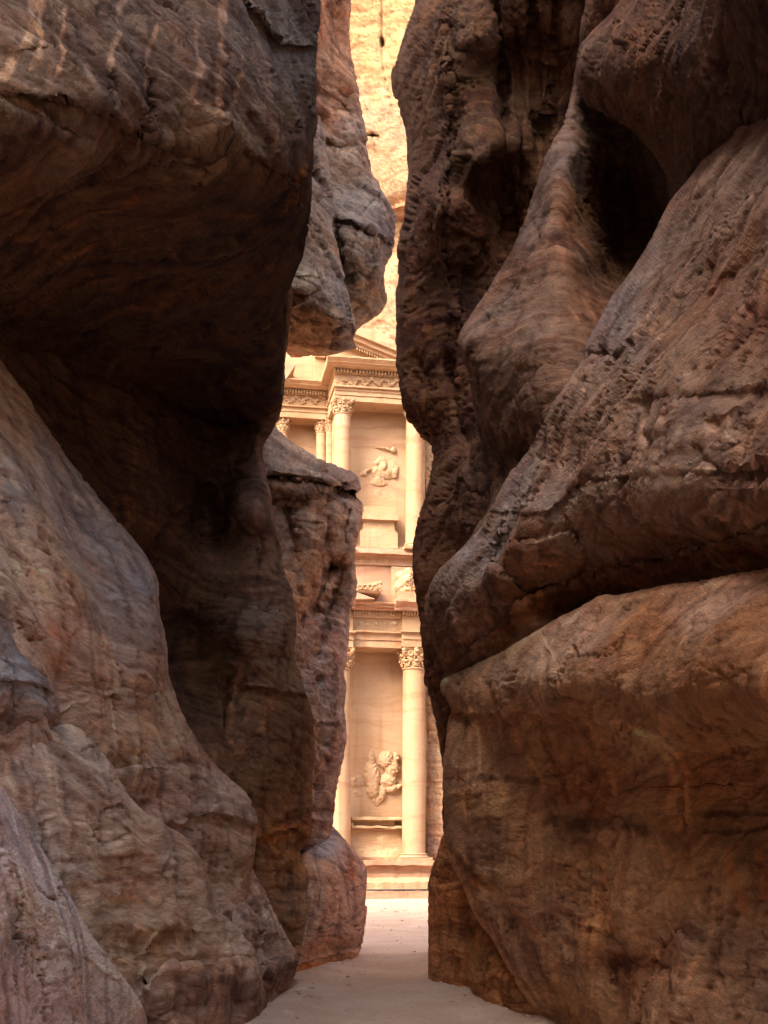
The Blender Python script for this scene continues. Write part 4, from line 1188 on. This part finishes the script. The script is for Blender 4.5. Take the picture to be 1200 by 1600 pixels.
ac = m.build("acroterion", M_RELIEF, smooth=True, label="carved scrollwork corner ornament on the lower pediment")
m = MB()
m.prism([(-1.9, L(570, 926, -1.9)[1]), (-2.0, L(570, 922.5, -2.0)[1]), (.3, L(570, 922.5, -2.0)[1]), (.3, L(570, 927, -1.9)[1])], L(545, 924, -1.9)[0], L(595, 924, -1.9)[0], .15, .02)
m.build("ledge", M_CARVED, ac)


def relief(name, px0, px1, py0, py1, w, blobs, res, mat, lump=.05, parent=front, label=None, folds=None):
    u0, z0 = L(px0, py1, w)
    u1, z1 = L(px1, py0, w)
    nx, nz = int((u1 - u0) / res), int((z1 - z0) / res)
    X, Z = np.meshgrid(np.linspace(u0, u1, nx), np.linspace(z0, z1, nz))
    p = np.stack([X.ravel(), np.zeros(X.size), Z.ravel()], 1)
    wx = .05 * fbm(p * 3 + 8, 3)
    wz = .05 * fbm(p * 3 + 18, 3)
    H = np.full(X.size, -.15)
    for b in blobs:
        bx, by, rx, rz, h = b[:5]
        rot = math.radians(b[5]) if len(b) > 5 else 0
        cu, cz = L(bx, by, w)
        rx, rz = rx / 26.5, rz / 26.5
        du, dz = p[:, 0] - cu + wx, p[:, 2] - cz + wz
        a, c_ = du * math.cos(rot) + dz * math.sin(rot), -du * math.sin(rot) + dz * math.cos(rot)
        d2 = (a / rx) ** 2 + (c_ / rz) ** 2
        hh = .6 * h * np.sqrt(np.maximum(0, 1 - d2)) - .12 * (d2 > 1) - .02
        H = np.maximum(H, hh)
    on = sstep(-.02, .12, H)
    H = H + on * lump * (np.abs(pn(p * 4)) * 1.4 + .6 * fbm(p * 7 + 4, 3))
    if folds:
        fx, fy, rr, am = folds
        cu, cz = L(fx, fy, w)
        an = np.arctan2(p[:, 2] - cz, p[:, 0] - cu)
        ds = np.hypot(p[:, 0] - cu, p[:, 2] - cz)
        H = H + on * am * np.sin(an * 16 + 2 * fbm(p * 2, 2)) * sstep(rr / 26.5, rr / 40, ds) * sstep(.05, .3, ds)
    p[:, 1] = w - H
    m = MB()
    m.add(p, [tuple(f) for f in grid_faces(nx, nz)])
    return m.build(name, mat, parent, smooth=True, label=label)


relief("statue_stump", 612, 660, 886, 940, -.1, [(634, 912, 14, 16, 1.3), (628, 902, 8, 10, .9, 30), (640, 898, 10, 10, 1.0), (624, 918, 6, 8, 1.0), (646, 915, 9, 18, 1.2), (634, 925, 14, 8, 1.3)], .045, M_RELIEF, .12, label="worn stump of a statue above the right column")
band("statue_plinth", 622, 660, [(924, -1.3)], 938, .2, M_CARVED)

# attic: rosettes and moulding --------------------------
band("rosette_band", 410, 668, [(871, .1)], 880.5, .5, M_PINK, .012)
for x in (544, 564, 584, 604, 622, 640):
    uu, zz = L(x, 875.5, .1)
    m = MB()
    m.lathe(0, 0, [(.16, -.06), (.17, 0), (.13, .05), (.05, .04), (.05, .09), (.02, .11)], 14)
    V = np.array(m.v)
    rr = np.hypot(V[:, 0], V[:, 1])
    ang = np.arctan2(V[:, 1], V[:, 0])
    sc_ = 1 + .16 * np.cos(ang * 6) * (rr > .1)
    m.v = [(uu + a * k, .1 - c, zz + b * k) for (a, b, c), k in zip(V, sc_)]
    m.build("rosette", M_RELIEF, smooth=True)
band("attic_moulding", 410, 668, [(868, .0), (864, -.22), (859, -.5), (854, -.32)], 871, 1.4, M_PINK)

# upper order -------------------------------------------
column(535.2, 13.3, 851, 650, 621, 0.0, 857)
column(647.5, 13.6, 851, 655, 626, 0.0, 857)
m = MB()
def slab(px0, px1, py0, py1, w):
    u0, z0 = L(px0, py0, w)
    u1, z1 = L(px1, py1, w)
    m.box(u0, u1, w, 1.05, z0, z1, .018)
slab(563, 621.5, 854.5, 832, .05)
slab(566, 618.5, 832.2, 829.5, .12)
slab(568, 616.5, 829.7, 813, .2)
slab(566, 619, 813.2, 810, .1)
slab(563, 623, 810.2, 804, -.08)
slab(569, 616, 804.2, 793, .3)
m.build("pedestal", M_CARVED, label="moulded pedestal under the worn upper figure")
relief("figure_relief", 560, 632, 690, 795, 1.02,
       [(600, 742, 22, 9, .30), (596, 728, 12, 16, .34), (612, 733, 12, 12, .30), (594, 737, 14, 12, .45), (606, 738, 14, 9, .4), (588, 726, 7, 6, .45, 20), (572, 737, 12, 4, .4, 25), (568, 741, 7, 4, .35), (592, 755, 15, 6, .22), (598, 730, 8, 9, .6), (616, 740, 6, 9, .4), (600, 702, 16, 3.2, .4, -8), (614, 704, 5, 5, .45), (590, 771, 8, 9, .12), (592, 748, 9, 12, .3)],
       .045, M_RELIEF, .04, label="eroded figure with outspread arms carved on the upper wall")
band("architrave", 523, 664, [(621, -.5), (614, -.56), (609, -.62), (605, -.78, .08)], 629.5, 3.4)
band("frieze", 523, 664, [(588, -.5)], 605, 3.4)
band("bed_moulding", 522, 664, [(576, -.62)], 588, 3.4)
dentils(521, 664, 585, 578, -.8, .3, .185)
m = MB()
zc0 = L(570, 576.5, -.85)[1]
ua, ub = L(508.5, 568, -1.3)[0], L(664, 568, -1.3)[0]
zz = [L(570, y, w)[1] for y, w in ((571, -1.2), (567, -1.35), (561, -1.5))]
m.prism([(3.4, zc0), (-1.15, zc0), (-1.2, zz[0]), (-1.35, zz[0] + .04), (-1.35, zz[1]), (-1.55, zz[2]), (-1.55, zz[2] + .08), (3.4, zz[2] + .1)], ua + .1, ub, .2, .02)
m.build("cornice", M_CARVED)
# garlands on the frieze: leaves and swags
m = MB()
r = random.Random(11)
for i in range(150):
    t = i / 150
    x = 526 + t * 110
    ph = t * 11 * math.pi
    y = 597 + 4.2 * math.sin(ph) + r.uniform(-2.2, 2.2)
    uu, zz_ = L(x, y, -.5)
    m.blob((uu, -.52, zz_), (.07 + .07 * r.random(), .09 + .06 * r.random(), .05 + .06 * r.random()), 6, 5)
m.build("garland", M_CARVED, kind="stuff")
m = MB()
for i in range(70):
    t = i / 70
    x = 428 + t * 90
    y = 624.5 + 4 * math.sin(t * 9 * math.pi) + r.uniform(-2.2, 2.2)
    uu, zz_ = L(x, y, 2.65)
    m.blob((uu, 2.63, zz_), (.08 + .07 * r.random(), .1, .05 + .06 * r.random()), 6, 5)
m.build("garland", M_CARVED, kind="stuff")
# lower frieze: faint animal reliefs
relief("frieze_relief", 553, 627, 964, 984, -.46, [(563, 974, 5, 6, .10), (588, 975, 4, 4, .14, 30), (602, 974, 6, 3, .12, -20), (616, 974, 6, 4, .12), (575, 976, 8, 3, .08)], .05, M_RELIEF, .04)

# half pediment -----------------------------------------
def rk(x, c):
    return c + (x - 560) * .41
for c0, c1, w in ((549, 539, -.62), (540, 531.5, -1.0), (532, 525.5, -1.25), (522, 509, -1.5)):
    m = MB()
    xs_ = np.linspace(521 if c0 > 530 else 512, 690, 40)
    top = [L(x, rk(x, c1) + (1.2 * math.sin(x * .9) * math.sin(x * .37) if c1 == 509 else 0), w) for x in xs_]
    bot = [L(x, rk(x, c0 + 1.5), w) for x in xs_]
    m.poly(bot + top[::-1], w, 3.0)
    m.build("raking_cornice", M_CARVED)
m = MB()
m.poly([L(523, 565, -.45), L(640, 565, -.45), L(600, rk(600, 542), -.45), L(523, rk(523, 542), -.45)], -.45, 3.0)
m.build("tympanum", M_CARVED)
m = MB()
for i in range(26):
    x = 526 + i * 3.9
    (ua, za), (ub, zb) = L(x, rk(x, 547.5), -.9), L(x + 2.3, rk(x + 2.3, 540), -.9)
    m.box(ua, ub, -.9, -.55, za, zb, .01, 5)
m.build("dentil_row", M_CARVED, kind="stuff")

# recessed bay beside the half pediment ------------------
column(502, 8.2, 860, 678, 652, 3.1)
column(515.5, 6.5, 860, 676, 650, 2.8)
column(441.5, 8.2, 860, 678, 652, 3.1)
band("architrave", 395, 523, [(643, 2.6), (636, 2.55), (633, 2.4)], 652, 4.4)
band("frieze", 395, 523, [(616, 2.65)], 633, 4.4)
band("bed_moulding", 395, 523, [(607, 2.5)], 616, 4.4)
dentils(398, 512, 613, 607.5, 2.3, .3, .17)
m = MB()
zc0 = L(470, 607, 2.3)[1]
zz = [L(470, y, w)[1] for y, w in ((603, 2.0), (599, 1.85), (594, 1.7))]
m.prism([(4.4, zc0), (2.05, zc0), (2.0, zz[0]), (1.85, zz[0] + .04), (1.85, zz[1]), (1.65, zz[2]), (1.65, zz[2] + .06), (4.4, zz[2] + .1)], L(395, 600, 2)[0], L(523, 600, 2)[0], .2, .03)
m.build("cornice", M_CARVED)
wall("attic_wall", 395, 523, 598, 500, 3.0, 5.0, M_CARVED)
band("pilaster", 491.5, 508, [(585, 2.3), (560, 2.4), (548, 2.2), (520, 2.3)], 596, 3.1)
m = MB()
m.poly([L(x, y, 1.5) for x, y in ((425, 592), (447, 592), (462, 570), (458, 571), (452, 567), (425, 560))], 1.5, 3.2)
m.build("roof_edge", M_PINK, label="reddish eave corner of the round pavilion beside the recess")

# lower bay: rider relief, ledges, rough dado ------------
relief("rider_relief", 548, 629, 1160, 1280, 1.32,
       [(581, 1212, 13, 26, .75, 5), (580, 1190, 6, 20, .5), (582, 1228, 11, 22, .7), (603, 1188, 14, 15, .85), (612, 1200, 13, 18, .8), (618, 1184, 6, 9, .8), (606, 1220, 15, 13, .75), (597, 1238, 8, 16, .5, -12), (612, 1232, 12, 8, .7, 20), (622, 1230, 8, 5, .6, 25), (558, 1222, 14, 10, .22, 12), (588, 1250, 9, 10, .3), (560, 1240, 12, 6, .15)],
       .04, M_RELIEF, .05, label="worn horse and rider relief between the lower columns", folds=(596, 1190, 30, .025))
band("ledge", 549, 628, [(1281, .45), (1276, .25)], 1283, 1.4, M_RELIEF, .05)
band("panel", 553, 617, [(1283, .75)], 1290, 1.4, M_CARVED)
band("ledge", 549, 628, [(1294, .5), (1290, .1)], 1297, 1.4, M_RELIEF, .09)
wall("dado", 540, 632, 1350, 1296, .7, 1.35, M_CLIFF, .30)

# platform and steps --------------------------------------
band("platform", 380, 720, [(1365, -1.35), (1357, -1.3), (1352, -1.45), (1345, -1.75)], 1376, 4, M_PINK, .05)
m = MB()
zt, zb = L(620, 1371, -1.5)[1], L(620, 1378.5, -3.2)[1]
u0, u1 = L(360, 1380, -3.2)[0], L(760, 1380, -3.2)[0]
m.prism([(-1.2, zt), (-1.6, zt), (-3.1, zb + .08), (-3.25, zb), (-3.3, -.3), (-1.2, -.3)], u0, u1, .15, .07)
m.build("step", M_RELIEF)
m = MB()
zb = L(620, 1392, -4.0)[1]
m.prism([(-3.0, zb + .02), (-3.9, zb + .02), (-4.0, zb - .03), (-4.1, -.4), (-3.0, -.4)], u0, u1, .15, .06)
m.build("step", M_PINK)

# thin dark bar along the step
m = MB()
uu = np.linspace(L(480, 1391, -4.0)[0], L(740, 1391, -4.0)[0], 2)
zp = L(620, 1390.5, -3.95)[1]
V = []
for u in uu:
    for k in range(10):
        a = k * math.pi / 5
        V.append((u, -3.95 + .045 * math.cos(a), zp + .045 * math.sin(a)))
m.add(V, [(k, (k + 1) % 10, 10 + (k + 1) % 10, 10 + k) for k in range(10)] + [tuple(range(10)), tuple(range(19, 9, -1))])
for u in np.arange(uu[0] + .5, uu[1], 2.4):
    m.box(u, u + .08, -3.98, -3.9, zb - .05, zp, 0)
po = m.build("dark_bar", M_BAR, None, label="thin dark bar along the lowest step of the temple")
po["category"] = "rail"
po.location = FO
po.rotation_euler = (0, 0, ROT)

# cliffs round the temple -----------------------------------
CL = dict(facet=.03, fcell=.4, grit=.010, big=.15, mid=.03, fine=.03, strata=.10, pits=.02, flake=.08, crack=.10, streak=.3, pale=.2, vary=.9, sfreq=.9, lfreq=1.2)
rock("temple_cliff", [(330, -700), (900, -700), (900, 565), (330, 565)],
     [(330, -600, 72), (900, -600, 70), (600, 0, 71.5), (600, 280, 71.6), (600, 320, 72.3), (600, 345, 73.8), (600, 450, 74), (600, 560, 74.5), (400, 560, 76), (400, 0, 73), (800, 0, 69), (800, 560, 70), (620, 330, 72)],
     "sunlit raw cliff face rising above the temple front", M_FAR, step=3.0, roll=1.0, thick=6, smooth_poly=False,
     feats=[('groove', [(596, -40), (597, 40), (598, 90), (604, 130), (612, 165)], 1.2, .35), ('pit', [(598, 67, 2.5, 6), (583, 212, 7, 2.5)], 1, .8), ('step', [(590, 330), (612, 322), (640, 315)], 5, .7), ('groove', [(605, 348), (640, 345)], 4, .5)],
     stains=[([(590, 332), (612, 326), (640, 318)], 9, (1.0, .62, .5)), ([(598, 345), (640, 342)], 4, (.8, .5, .4))],
     tint=T((600, 0, (.40, .27, .135)), (600, 120, (.40, .27, .14)), (600, 180, (.34, .245, .16)), (600, 260, (.41, .28, .17)), (600, 400, (.40, .27, .175)), (600, 500, (.40, .28, .175))), **CL)
rock("temple_cliff_side", [(660, 500), (700, 470), (1000, 400), (1000, 1430), (668, 1430), (664, 1345), (666, 1000), (664, 860), (660, 640)],
     [(660, 600, 71.2), (664, 1000, 71.4), (666, 1400, 71.4), (700, 600, 70.6), (700, 1000, 70.6), (700, 1400, 70.4), (1000, 600, 70), (1000, 1400, 70)],
     "rough chiselled cliff beside the right column of the temple", M_FAR, step=3.0, roll=.25, thick=6, smooth_poly=False,
     tint=T((670, 700, (.42, .29, .18)), (680, 1100, (.42, .275, .165)), (680, 1250, (.40, .26, .165)), (680, 1320, (.40, .25, .18))), **dict(CL, big=.1, mid=.12, flake=.08))
rock("far_cliff", [(-1200, -900), (2600, -900), (2600, 1450), (-1200, 1450)],
     [(-1200, 0, 60), (0, 0, 76), (600, 0, 80), (1300, 0, 74), (2600, 0, 56), (-1200, 1400, 60), (0, 1400, 76), (600, 1400, 80), (1300, 1400, 74), (2600, 1400, 56)],
     "wide sandstone cliff enclosing the open court", M_FAR, step=16, roll=2.0, thick=8, smooth_poly=False,
     tint=((0, 0, .45, .31, .19),), **CL)

GXY = V_GROUND[:, :2]


def ground_z(x, y):
    k = np.argmin((GXY[:, 0] - x) ** 2 + (GXY[:, 1] - y) ** 2)
    return V_GROUND[k, 2]


# pebbles on the court ---------------------------------------
m = MB()
r = random.Random(21)
for i in range(70):
    y = r.uniform(17, 28)
    sd_ = r.choice((-1, 1))
    ex = -1.9 + 0.07 * (y - 18) if sd_ < 0 else 2.3 - 0.1 * (y - 18)
    x = ex - sd_ * abs(r.gauss(0, .28))
    s_ = r.choice((.012, .015, .02, .03, .045))
    m.blob((x, y, ground_z(x, y)), (s_ * r.uniform(.8, 1.6), s_ * r.uniform(.8, 1.4), s_ * .7), 6, 4)
for i in range(170):
    y = 31 + 36 * r.random() ** 1.4
    x = (r.uniform(540, 720) - HX) / F * y
    s_ = r.choice((.01, .012, .015, .02, .04)) * (y / 40)
    m.blob((x, y, ground_z(x, y) + s_ * .1), (s_ * r.uniform(.8, 1.6), s_ * r.uniform(.8, 1.4), s_ * .7), 6, 4)
m.build("pebbles", M_PEBBLE, None, kind="stuff", smooth=True, label="scattered small stones on the sandy floor and court")

# low stones half sunk in the sand at the foot of the left rocks
for k, (px, py, d, sx, sy, sz, lab) in enumerate(((462, 1538, 23.6, .34, .20, .07, "flat orange stone in the sand nearest the pink rock foot"), (445, 1562, 21.3, .30, .16, .06, "flat orange stone in the sand below the rock wedge"))):
    m = MB()
    m.blob((0, 0, 0), (1, 1, 1), 18, 12)
    Vv = np.array(m.v)
    Vv = Vv * (1 + .22 * fbm(Vv * 1.4 + 5 * k, 3))[:, None] * np.array([sx, sy, sz])
    m.v = [tuple(v) for v in Vv]
    so = m.build("stone", M_STONE, None, smooth=True, label=lab)
    so["category"] = "stone"
    so["group"] = "flat stones on the gorge floor"
    c = P(px, py, d)
    so.location = (c[0], c[1], .02)
